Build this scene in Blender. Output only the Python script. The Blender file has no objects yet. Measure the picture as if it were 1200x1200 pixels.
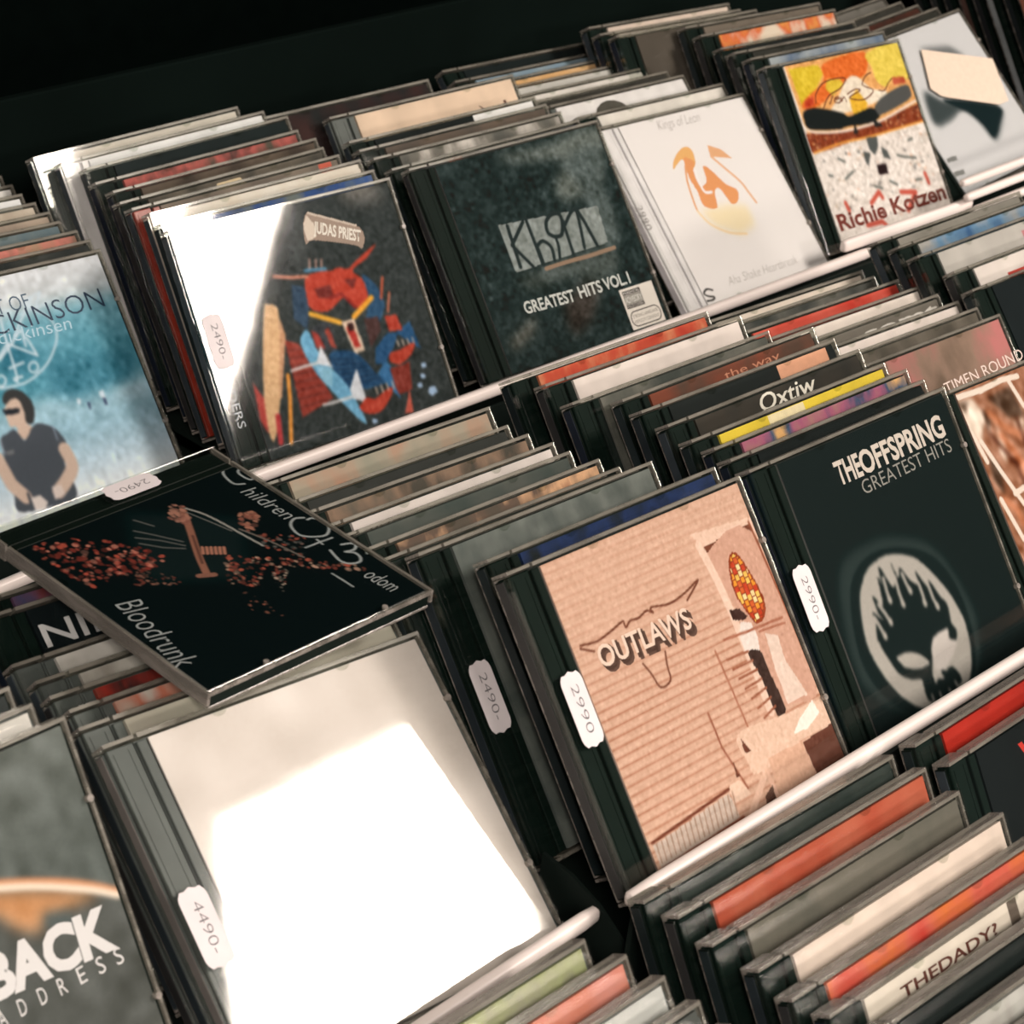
import bpy, bmesh, math, random
import numpy as np
from mathutils import Vector, Matrix, Euler
C = bpy.context.scene.collection
SC = bpy.context.scene
RZ = 0.9            # height of the rack's upper floor above the room floor
# ------------------------------------------------------------ camera, world, lights, exposure
POSE={'dick':(0.13731,0.02481,0.89822,0.8665,0.0616,0.0336),'judas':(0.28008,-0.00802,0.90822,0.9644,-0.0159,-0.0855),'korn':(0.45258,-0.01226,0.90895,0.8985,-0.0306,-0.0814),'kol':(0.631,-0.00893,0.90398,0.7614,0.0294,-0.0022),'kotz':(0.77334,-0.00384,0.90523,0.9378,0.0286,-0.0306),'white':(0.93589,0.0074,0.9015,0.7193,-0.0133,0.0779),'back':(-0.18639,-0.34579,0.94106,0.9739,0.0157,0.0225),'silv':(-0.02665,-0.35636,0.93382,0.6919,0.0343,-0.0544),'outl':(0.12735,-0.37983,0.94966,0.8841,0.0524,0.0274),'offs':(0.28396,-0.36804,0.93567,0.9121,0.0227,0.003),'triv':(0.42644,-0.3657,0.92744,0.8641,0.014,-0.0287),'A0_0':(0.14185,0.03848,0.89737,0.8665,0.0607,0.033),'A0_1':(0.14466,0.05216,0.89693,0.8666,0.0607,0.0337),'A0_2':(0.14422,0.06649,0.89759,0.8664,0.0646,0.0317),'A0_3':(0.14904,0.07993,0.89612,0.8666,0.0583,0.0339),'A0_4':(0.14992,0.09429,0.89669,0.8664,0.0626,0.0315),'A0_5':(0.15207,0.10789,0.89623,0.8666,0.0631,0.035),'A0_6':(0.15647,0.12182,0.89576,0.8666,0.0626,0.0345),'A0_7':(0.15919,0.13586,0.89558,0.8665,0.0641,0.0322),'A1_0':(0.29917,0.0173,0.8989,0.9644,-0.018,-0.0634),'A1_1':(0.30401,0.0308,0.89898,0.9644,-0.0174,-0.0543),'A1_2':(0.3037,0.0428,0.89769,0.9644,-0.0126,-0.0319),'A1_3':(0.30723,0.05461,0.89642,0.9644,-0.0159,-0.0142),'A1_4':(0.31294,0.06776,0.89671,0.9645,-0.0132,-0.0183),'A1_5':(0.3123,0.08082,0.89707,0.9644,-0.0149,-0.0144),'A1_6':(0.3184,0.09552,0.89891,0.9644,-0.0179,-0.013),'A1_7':(0.31194,0.10909,0.89887,0.9644,-0.0181,-0.0168),'A1_8':(0.30362,0.12232,0.89885,0.9644,-0.0181,-0.0184),'A2_0':(0.45903,0.00575,0.90166,0.8985,-0.0334,-0.0795),'A2_1':(0.45903,0.02098,0.90253,0.8985,-0.0271,-0.0823),'A2_2':(0.46161,0.03474,0.90216,0.8986,-0.0297,-0.084),'A2_3':(0.46631,0.04759,0.902,0.8985,-0.029,-0.0803),'A2_4':(0.48298,0.08085,0.90226,0.8985,-0.029,-0.082),'A2_5':(0.43075,0.1012,0.90215,0.8985,-0.0298,-0.082),'A3_0':(0.63089,0.0077,0.9052,0.7614,0.0285,-0.0021),'A3_1':(0.61291,0.02553,0.90817,0.7615,0.0274,0.0004),'A3_2':(0.61343,0.03898,0.90648,0.7615,0.0276,0.0008),'A3_3':(0.61113,0.05305,0.90545,0.7615,0.0278,0.0016),'A3_4':(0.61391,0.06812,0.90507,0.7614,0.0318,-0.0037),'A3_5':(0.61749,0.08191,0.90361,0.7615,0.0279,0.0015),'A3_6':(0.61814,0.09613,0.90264,0.7615,0.0302,-0.0007),'A3_7':(0.62346,0.11236,0.9033,0.7614,0.0316,-0.0033),'A4_0':(0.77597,0.00983,0.90616,0.9378,0.0289,-0.0292),'A4_1':(0.77568,0.02312,0.906,0.9377,0.0309,-0.0334),'A4_2':(0.77886,0.03525,0.90483,0.9378,0.0263,-0.0272),'A4_3':(0.78175,0.05472,0.90705,0.9378,0.0257,-0.0305),'A4_4':(0.78352,0.06973,0.90777,0.9377,0.0307,-0.0326),'A4_5':(0.73055,0.08266,0.9068,0.9378,0.0264,-0.03),'A4_6':(0.72768,0.09434,0.90493,0.9377,0.0324,-0.0316),'A4_7':(0.7314,0.1074,0.90478,0.9377,0.0318,-0.0324),'A5_0':(0.92835,0.0212,0.90002,0.7193,-0.0117,0.0775),'A5_1':(0.92639,0.0348,0.89806,0.7192,-0.0146,0.0818),'A5_2':(0.92548,0.04893,0.89622,0.7192,-0.0159,0.0809),'A5_3':(0.92394,0.06497,0.89622,0.7193,-0.0116,0.0749),'B1_0':(-0.02524,-0.34177,0.9323,0.6919,0.037,-0.057),'B1_1':(-0.01814,-0.32837,0.92955,0.6919,0.0339,-0.0557),'B1_2':(-0.01618,-0.315,0.92703,0.6919,0.0364,-0.0562),'B1_3':(-0.01096,-0.30141,0.92429,0.692,0.031,-0.0533),'B1_4':(-0.00994,-0.28655,0.92299,0.692,0.0314,-0.052),'B1_5':(-0.00571,-0.26282,0.92908,0.692,0.0362,-0.0541),'B1_6':(-0.00141,-0.24912,0.92652,0.6919,0.0341,-0.0544),'B2_0':(0.145,-0.35576,0.93742,0.8842,0.0522,0.0283),'B2_1':(0.13157,-0.33392,0.93456,0.8842,0.0518,0.0282),'B2_2':(0.12358,-0.32426,0.93046,0.8842,0.0535,0.0288),'B2_3':(0.12515,-0.31212,0.92807,0.8842,0.0509,0.0283),'B2_4':(0.124,-0.29677,0.92569,0.884,0.053,0.0255),'B2_5':(0.128,-0.28466,0.92327,0.8842,0.0535,0.0289),'B2_6':(0.132,-0.26662,0.91878,0.884,0.0556,0.025),'B2_7':(0.135,-0.25305,0.91574,0.8841,0.0517,0.0275),'B2_8':(0.13905,-0.2379,0.91692,0.8841,0.0505,0.0265),'B3_0':(0.29458,-0.35102,0.92973,0.9121,0.0258,0.0012),'B3_1':(0.30105,-0.33816,0.92749,0.9122,0.0233,0.0032),'B3_2':(0.30125,-0.32613,0.92587,0.9121,0.0241,0.0028),'B3_3':(0.30918,-0.30756,0.92296,0.9122,0.0217,0.0048),'B3_4':(0.31237,-0.29013,0.92102,0.9121,0.0243,-0.0007),'B3_5':(0.3198,-0.2743,0.91805,0.9122,0.0202,0.0058),'B3_6':(0.30017,-0.26203,0.91689,0.9121,0.0224,0.002),'B3_7':(0.30849,-0.23926,0.91403,0.9121,0.0241,0.0024),'B3_8':(0.30189,-0.22424,0.91201,0.9121,0.0236,0.0016),'B4_0':(0.466,-0.29014,0.89582,0.8641,0.0131,-0.0286),'B4_1':(0.466,-0.27644,0.89449,0.8641,0.0142,-0.03),'B4_2':(0.46771,-0.26374,0.89323,0.8641,0.0176,-0.0303),'B4_3':(0.46884,-0.2513,0.89148,0.8641,0.0128,-0.0273),'B4_4':(0.47025,-0.23784,0.89088,0.8641,0.0152,-0.0307),'B4_5':(0.47005,-0.22477,0.89,0.8641,0.0164,-0.0291),'B4_6':(0.46632,-0.21222,0.88793,0.8641,0.0136,-0.03),'B4_7':(0.47226,-0.2004,0.88572,0.8641,0.0169,-0.0302),'B5_0':(0.612,-0.2763,0.90096,0.8492,0.0127,-0.0017),'B5_1':(0.61849,-0.25997,0.90356,0.8492,0.0127,-0.0017),'B5_2':(0.612,-0.24061,0.90695,0.8492,0.0127,-0.0017),'B5_3':(0.61417,-0.22684,0.90668,0.8492,0.0127,-0.0017),'B5_4':(0.61351,-0.21421,0.90515,0.8492,0.0127,-0.0017),'C1_0':(-0.05622,-0.51765,0.85934,1.022,-0.0137,-0.0027),'C1_1':(-0.05563,-0.50413,0.85985,1.022,-0.0137,-0.0027),'C1_2':(-0.05561,-0.48936,0.8604,1.022,-0.0137,-0.0027),'C1_3':(-0.05779,-0.47467,0.86092,1.022,-0.0137,-0.0027),'C1_4':(-0.06317,-0.46095,0.86136,1.022,-0.0137,-0.0027),'C2_0':(0.11262,-0.53588,0.861,1.0224,-0.0127,-0.0311),'C2_1':(0.10924,-0.52327,0.86128,1.0224,-0.0127,-0.0311),'C2_2':(0.11145,-0.50747,0.86204,1.0224,-0.0127,-0.0311),'C2_3':(0.10913,-0.48973,0.86267,1.0224,-0.0127,-0.0311),'C2_4':(0.11091,-0.47341,0.8633,1.0224,-0.0127,-0.0311),'C2_5':(0.10891,-0.46005,0.86248,1.0224,-0.0127,-0.0311),'C3_0':(0.26411,-0.48219,0.86509,1.022,-0.0138,-0.0005),'C3_1':(0.26375,-0.46694,0.86566,1.022,-0.0138,-0.0005),'bod':(0.01678,-0.14948,1.03142,0.0188,0.0424,-1.5753),}
CAM=(-0.46013,-0.7774,1.48451,1.0998,-0.09646,-0.79715)
CAMF=2898.18
PP=(-99.6777,-102.313)
LIPA=[-8.14, 4.13]
LIPB=[-10.98, 1.03]
TB=[-355.362, 36.4895, -0.1356, 0.0128]
TC=[-624.2852, -43.8491, 0.0372, -0.0138]
TH=0.5859885429608428
BS=0.8611713223891453

cd_ = bpy.data.cameras.new('camera'); cam = bpy.data.objects.new('camera', cd_); C.objects.link(cam)
cam.location = CAM[:3]; cam.rotation_euler = CAM[3:]
cd_.sensor_width = 36.0; cd_.sensor_fit = 'HORIZONTAL'; cd_.lens = CAMF * 36.0 / 1200.0
cd_.shift_x = -PP[0] / 1200.0; cd_.shift_y = PP[1] / 1200.0
cd_.clip_start = 0.02; cd_.clip_end = 60
cd_.dof.use_dof = True; cd_.dof.focus_distance = 1.05; cd_.dof.aperture_fstop = 30
SC.camera = cam
SC.view_settings.view_transform = 'Standard'; SC.view_settings.look = 'None'
SC.view_settings.gamma = 1.0; SC.view_settings.use_curve_mapping = False
SC.view_settings.exposure = 0.0
w = bpy.data.worlds.new('world'); SC.world = w; w.use_nodes = True
w.node_tree.nodes['Background'].inputs[0].default_value = (0.86, 0.93, 0.88, 1)
w.node_tree.nodes['Background'].inputs[1].default_value = 0.04
LAMPS = [(1.66, -2.075, 0.64, 1.22, 1.0), (-1.6, -2.075, 0.64, 1.22, 0.75), (-0.6, -4.6, 0.64, 1.22, .9), (1.66, -4.6, .64, 1.22, .9)]  # first panel makes the glare; the other three are added for general light
CEIL = RZ + 1.815
LAMP_L = 56.0       # radiance of a ceiling panel
for i, (x, y, sx, sy, k) in enumerate(LAMPS):
    l = bpy.data.lights.new('panel_light', 'AREA'); l.shape = 'RECTANGLE'; l.size = sx - .04; l.size_y = sy - .04
    l.color = (1.0, 0.87, 0.79); l.energy = LAMP_L * k * math.pi * (sx - .04) * (sy - .04)
    o = bpy.data.objects.new('panel_light', l); C.objects.link(o); o.location = (x, y, CEIL - .016)

# ------------------------------------------------------------ colour helpers
def s2l(c):
    c = np.asarray(c, float) / 255.0
    return np.where(c <= .04045, c / 12.92, ((c + .055) / 1.055) ** 2.4)
GAIN = np.array([0.93, 1.015, 1.20])
def alb(c):                      # colour of the print itself under the warm shop light
    return np.clip(s2l(c) * GAIN - .002, 0.002, 0.93)

# ------------------------------------------------------------ materials
MATS = {}
def mat(name, build):
    if name in MATS: return MATS[name]
    m = bpy.data.materials.new(name); m.use_nodes = True
    nt = m.node_tree; nt.nodes.clear(); out = nt.nodes.new('ShaderNodeOutputMaterial')
    nt.links.new(build(nt), out.inputs['Surface']); MATS[name] = m; return m
def pr(nt, col, rough=.5, spec=.5, **k):
    n = nt.nodes.new('ShaderNodeBsdfPrincipled')
    if col is not None: n.inputs['Base Color'].default_value = (*col, 1)
    n.inputs['Roughness'].default_value = rough; n.inputs['Specular IOR Level'].default_value = spec
    for a, b in k.items(): n.inputs[a].default_value = b
    return n
def noise(nt, scale, detail=3, co='Object', stretch=None):
    tc = nt.nodes.new('ShaderNodeTexCoord'); n = nt.nodes.new('ShaderNodeTexNoise')
    n.inputs['Scale'].default_value = scale; n.inputs['Detail'].default_value = detail
    src = tc.outputs[co]
    if stretch:
        mp = nt.nodes.new('ShaderNodeMapping'); mp.inputs['Scale'].default_value = stretch
        nt.links.new(src, mp.inputs[0]); src = mp.outputs[0]
    nt.links.new(src, n.inputs['Vector']); return n
def ramp(nt, src, stops):
    r = nt.nodes.new('ShaderNodeValToRGB'); e = r.color_ramp.elements
    while len(e) < len(stops): e.new(.5)
    for q, (p, c) in zip(e, stops): q.position = p; q.color = (*c, 1)
    nt.links.new(src, r.inputs[0]); return r
def solid(name, col, rough=.5, spec=.5, var=.12, scale=60):
    def b(nt):
        p = pr(nt, None, rough, spec); n = noise(nt, scale)
        c = np.array(col)
        r = ramp(nt, n.outputs['Fac'], [(.3, tuple(c * (1 - var))), (.7, tuple(np.clip(c * (1 + var), 0, 1)))])
        nt.links.new(r.outputs[0], p.inputs['Base Color']); return p.outputs[0]
    return mat(name, b)
def clear():                     # thin clear polystyrene sheet
    def b(nt):
        t = nt.nodes.new('ShaderNodeBsdfTransparent'); t.inputs[0].default_value = (.955, .965, .95, 1)
        g = nt.nodes.new('ShaderNodeBsdfGlossy'); g.inputs['Roughness'].default_value = .035
        f = nt.nodes.new('ShaderNodeFresnel'); ge = nt.nodes.new('ShaderNodeNewGeometry')
        mr = nt.nodes.new('ShaderNodeMapRange'); mr.inputs[3].default_value = 1.5; mr.inputs[4].default_value = 1 / 1.5
        nt.links.new(ge.outputs['Backfacing'], mr.inputs[0]); nt.links.new(mr.outputs[0], f.inputs[0])
        n = noise(nt, 35, 2); bp = nt.nodes.new('ShaderNodeBump'); bp.inputs['Strength'].default_value = .012; bp.inputs['Distance'].default_value = .002
        nt.links.new(n.outputs['Fac'], bp.inputs['Height']); nt.links.new(bp.outputs[0], g.inputs['Normal'])
        m = nt.nodes.new('ShaderNodeMixShader'); nt.links.new(f.outputs[0], m.inputs[0]); nt.links.new(t.outputs[0], m.inputs[1]); nt.links.new(g.outputs[0], m.inputs[2])
        return m.outputs[0]
    return mat('clear_plastic', b)
def edge():                      # sawn and scuffed rims of the clear plastic: partly see-through, pale
    def b(nt):
        t = nt.nodes.new('ShaderNodeBsdfTransparent'); t.inputs[0].default_value = (.85, .87, .83, 1)
        p = pr(nt, (.33, .30, .27), .22, .6)
        n = noise(nt, 30, 4, stretch=(1.0, 6, 6)); r = ramp(nt, n.outputs['Fac'], [(.3, (.28,) * 3), (.5, (.5,) * 3), (.72, (.95,) * 3)])
        m = nt.nodes.new('ShaderNodeMixShader'); nt.links.new(r.outputs[0], m.inputs[0]); nt.links.new(t.outputs[0], m.inputs[1]); nt.links.new(p.outputs[0], m.inputs[2])
        return m.outputs[0]
    return mat('plastic_rim', b)
def mottle(cols, scale=45, seed=0, stretch=(1, .6, 1)):
    key = 'print_%s_%g_%g' % ('_'.join('%02x%02x%02x' % tuple(int(q) for q in c) for c in cols), scale, seed)
    def b(nt):
        p = pr(nt, None, .6, .08)
        tc = nt.nodes.new('ShaderNodeTexCoord'); mp = nt.nodes.new('ShaderNodeMapping'); mp.inputs['Scale'].default_value = stretch; mp.inputs['Location'].default_value = (seed, seed * .7, 0)
        n = nt.nodes.new('ShaderNodeTexNoise'); n.inputs['Scale'].default_value = scale; n.inputs['Detail'].default_value = 4
        nt.links.new(tc.outputs['Object'], mp.inputs[0]); nt.links.new(mp.outputs[0], n.inputs['Vector'])
        k = len(cols)
        st = [(.5 if k == 1 else .34 + .32 * i / (k - 1), tuple(alb(c))) for i, c in enumerate(cols)]
        if k == 1: st = [(.3, tuple(np.array(st[0][1]) * .88)), (.7, tuple(np.clip(np.array(st[0][1]) * 1.1, 0, 1)))]
        r = ramp(nt, n.outputs['Fac'], st); nt.links.new(r.outputs[0], p.inputs['Base Color']); return p.outputs[0]
    return mat(key[:60], b)
def vcol():
    def b(nt):
        p = pr(nt, None, .6, .08); a = nt.nodes.new('ShaderNodeVertexColor'); a.layer_name = 'print'
        n = noise(nt, 900, 2); mx = nt.nodes.new('ShaderNodeMixRGB'); mx.blend_type = 'OVERLAY'; mx.inputs[0].default_value = .1
        nt.links.new(a.outputs[0], mx.inputs[1]); nt.links.new(n.outputs['Fac'], mx.inputs[2]); nt.links.new(mx.outputs[0], p.inputs['Base Color'])
        return p.outputs[0]
    return mat('cover_print', b)
BLACKP = solid('black_tray_plastic', (.005, .010, .008), .5, .1)
HINGE = solid('black_hinge_plastic', (.005, .0125, .010), .6, .06)
RED = solid('red_plastic', tuple(alb((160, 48, 30))), .35)
CREAMP = solid('cream_plastic', tuple(alb((225, 205, 180))), .4)
GREYP = solid('grey_plastic', tuple(alb((92, 94, 86))), .4, .2)
WHITEP = solid('white_plastic', tuple(alb((240, 228, 215))), .35)
STICK = solid('price_label_paper', tuple(alb((222, 208, 194))), .8, .2, .05)
RAIL = solid('cream_rail_lacquer', tuple(alb((247, 228, 206))), .35, .5, .04, 12)
RACKB = solid('black_rack_lacquer', (.008, .013, .011), .5, .12)
DARKW = solid('black_wall_paint', (.0015, .003, .0025), .9, .0)
CLEAR = clear(); RIM = edge(); VC = vcol()
def ink(col): return solid('ink_%02x%02x%02x' % tuple(col), tuple(alb(col)), .5, .3, .06, 300)

# ------------------------------------------------------------ mesh helpers (mm in, m out)
def box(bm, x0, x1, y0, y1, z0, z1, mi=0, bev=0):
    r = bmesh.ops.create_cube(bm, size=1); vs = r['verts']
    for v in vs: v.co = Vector((x0 + (v.co.x + .5) * (x1 - x0), y0 + (v.co.y + .5) * (y1 - y0), z0 + (v.co.z + .5) * (z1 - z0)))
    fs = set(f for v in vs for f in v.link_faces)
    for f in fs: f.material_index = mi
    if bev:
        es = set(e for v in vs for e in v.link_edges)
        r = bmesh.ops.bevel(bm, geom=list(es), offset=bev, segments=1, affect='EDGES', profile=.5)
        for f in r['faces']: f.material_index = mi
def prism(bm, pts, z0, z1, mi=0):
    a = [bm.verts.new((x, y, z0)) for x, y in pts]; b = [bm.verts.new((x, y, z1)) for x, y in pts]; n = len(pts)
    for f in [bm.faces.new(b), bm.faces.new(a[::-1])] + [bm.faces.new((a[i], a[(i + 1) % n], b[(i + 1) % n], b[i])) for i in range(n)]: f.material_index = mi
def mesh(name, bm, mats, scale=.001):
    bmesh.ops.recalc_face_normals(bm, faces=bm.faces[:])
    for v in bm.verts: v.co *= scale
    me = bpy.data.meshes.new(name); bm.to_mesh(me); bm.free()
    for m in mats: me.materials.append(m)
    return me
def obj(name, me, parent=None):
    o = bpy.data.objects.new(name, me); C.objects.link(o)
    if parent: o.parent = parent
    return o
def tag(o, label=None, cat=None, group=None, kind=None):
    for k, v in (('label', label), ('category', cat), ('group', group), ('kind', kind)):
        if v: o[k] = v
    return o
def empty(name, loc=(0, 0, 0), rot=(0, 0, 0)):
    o = bpy.data.objects.new(name, None); C.objects.link(o); o.empty_display_size = .02
    o.location = loc; o.rotation_euler = rot; return o
# ------------------------------------------------------------ the setting
def slab(name, x0, x1, y0, y1, z0, z1, m, kind='structure'):
    bm = bmesh.new(); box(bm, x0, x1, y0, y1, z0, z1); return tag(obj(name, mesh(name, bm, [m], 1)), kind=kind)
FLOORM = solid('grey_shop_floor', (.10, .095, .085), .6, .3, .2, 3)
CEILM = solid('ceiling_board', (.15, .145, .14), .9, .2, .03, 3)
slab('floor', -4, 8, -7, 1.6, -.05, 0, FLOORM)
slab('ceiling', -4, 8, -7, 1.6, CEIL, CEIL + .05, CEILM)
slab('wall_back', -4, 8, .62, .68, 0, CEIL, DARKW)
def diff(nt):
    e = nt.nodes.new('ShaderNodeEmission'); e.inputs[0].default_value = (1, .9, .8, 1); e.inputs[1].default_value = 3; return e.outputs[0]
DIFF = mat('lamp_diffuser', diff)
for i, (x, y, sx, sy, k) in enumerate(LAMPS):
    t = empty('ceiling_light', (x, y, CEIL))
    tag(t, ['long ceiling light panel nearest the rack, to its right', 'added ceiling fill light panel over the left of the rack',
            'added ceiling fill light panel further out from the rack, left one', 'added ceiling fill light panel further out from the rack, right one'][i], 'ceiling light')
    bm = bmesh.new(); hx, hy = sx / 2, sy / 2
    for a in ((-hx - .02, -hx, -hy - .02, hy + .02), (hx, hx + .02, -hy - .02, hy + .02), (-hx, hx, -hy - .02, -hy), (-hx, hx, hy, hy + .02)): box(bm, *a, -.02, 0)
    obj('frame', mesh('light_frame', bm, [WHITEP], 1), t)
    bm = bmesh.new(); box(bm, -hx, hx, -hy, hy, -.012, -.002); obj('diffuser', mesh('light_diffuser', bm, [DIFF], 1), t)
# ------------------------------------------------------------ the rack: three stepped trays with cream front rails
rack = empty('cd_rack', (0.4, -.2, 0))
tag(rack, 'black stepped display rack with cream front rails holding all the filed CDs', 'rack')
RO = Vector((.4, -.2, 0))
def rpart(name, bm, m, sc=.001, seg=None):
    o = obj(name, mesh(name, bm, [m], sc), rack); o.location = -RO + Vector((0, 0, RZ)); return o
def quadslab(bm, x0, x1, y0, za, y1, zb, th=3):
    prism_pts = [(y0, za), (y1, zb), (y1, zb - th), (y0, za - th)]
    a = [bm.verts.new((x0, y, z)) for y, z in prism_pts]; b = [bm.verts.new((x1, y, z)) for y, z in prism_pts]
    bm.faces.new(a); bm.faces.new(b[::-1])
    for i in range(4): bm.faces.new((a[i], b[i], b[(i + 1) % 4], a[(i + 1) % 4]))
def fl(y, t):        # height of the tray floors (mm)
    if t == 'A': return -13.0
    if t == 'B': return TB[1] - 21 - math.tan(.1356) * (y - TB[0])
    return TC[1] - 10 + math.tan(.0372) * (y - TC[0])
for t, x0, x1, y0, y1, dz in (('A', 60, 312, -9, 236, -9), ('A', 312, 1290, -9, 236, 0), ('B', -380, 436, -372, -14, 0), ('B', 436, 1290, -372, -14, -42), ('C', -380, 1290, -640, -376, -6)):
    bm = bmesh.new(); quadslab(bm, x0, x1, y0, fl(y0, t) + dz, y1, fl(y1, t) + dz); rpart('tray_floor', bm, RACKB)
for y, z0, z1, x0, x1 in ((-20, -70, 2, 60, 1290), (-374, -80, 24, -380, 120), (-385, -80, 55, 118, 1290)):
    bm = bmesh.new(); box(bm, x0, x1, y - 1, y + 1, z0, z1); rpart('riser', bm, RACKB)
bm = bmesh.new(); box(bm, -20, 1290, 236, 242, -60, 117, bev=1); rpart('back_board', bm, solid('dark_back_board', (.003, .006, .005), .9, .02, .2, 8))
bm = bmesh.new(); box(bm, -378, 1288, -638, 226, -880, -92); rpart('base_cabinet', bm, RACKB)
def rail(pts, h=6.5, d=5, cut=0):
    """cream rail through pts, rounded section, closed round ends"""
    bm = bmesh.new(); (xa, ya, za), (xb, yb, zb) = pts; sec = []
    for i in range(12):
        a = i * math.pi / 6; c, s = math.cos(a), math.sin(a)
        sec.append((abs(c) ** .6 * (1 if c > 0 else -1) * d / 2, abs(s) ** .6 * (1 if s > 0 else -1) * h / 2))
    rings = []
    for t, k in ((0, .45), (.0, .85), (.012, 1), (.988, 1), (1., .85), (1, .45)):
        ex = {0: 0}.get(1, 0)
        x = xa + (xb - xa) * t; y = ya + (yb - ya) * t; z = za + (zb - za) * t
        if k == .45: x += -1.6 if t == 0 else 1.6
        elif k == .85: x += -.9 if t == 0 else .9
        rings.append([bm.verts.new((x, y + p * k, z + q * k)) for p, q in sec])
    for r0, r1 in zip(rings, rings[1:]):
        for i in range(12): bm.faces.new((r0[i], r0[(i + 1) % 12], r1[(i + 1) % 12], r1[i]))
    bm.faces.new(rings[0][::-1]); bm.faces.new(rings[-1])
    o = rpart('front_rail', bm, RAIL)
    for p in o.data.polygons: p.use_smooth = True
rail([(62, -18, 0), (290, -18, 12), (800, -18, 7.5)][0::2][:0] or [(62, -18, 1.5), (250, -18, 9)]); rail([(241, -26.4, 18), (781, -26.4, 14)])
rail([(760, -21, 21), (901, -21, 18)], 8)
rail([(886, -22, 36), (1280, -22, 40)], 5); rail([(888, -26, 27), (1280, -26, 31)], 5); rail([(892, -30, 18), (1280, -30, 22)], 5)
rail([(-378, -374, 27), (110, -374, 50)]); rail([(116, -384.5, 60.5), (1280, -384.5, 63.5)], 7)
def divider(x, prof, th=2.4):
    bm = bmesh.new(); a = [bm.verts.new((x - th / 2, y, z)) for y, z in prof]; b = [bm.verts.new((x + th / 2, y, z)) for y, z in prof]
    n = len(prof); bm.faces.new(a); bm.faces.new(b[::-1])
    for i in range(n): bm.faces.new((a[i], b[i], b[(i + 1) % n], a[(i + 1) % n]))
    rpart('divider', bm, RACKB)
divider(124.6, [(-384, 20), (-378, 34), (-366, 42), (-352, 47), (-338, 48.5), (-338, -60), (-384, -60)], 1.6)
divider(100, [(-640, -75), (-620, -60), (-600, -56), (-470, -50), (-470, -75)], 2)
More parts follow.
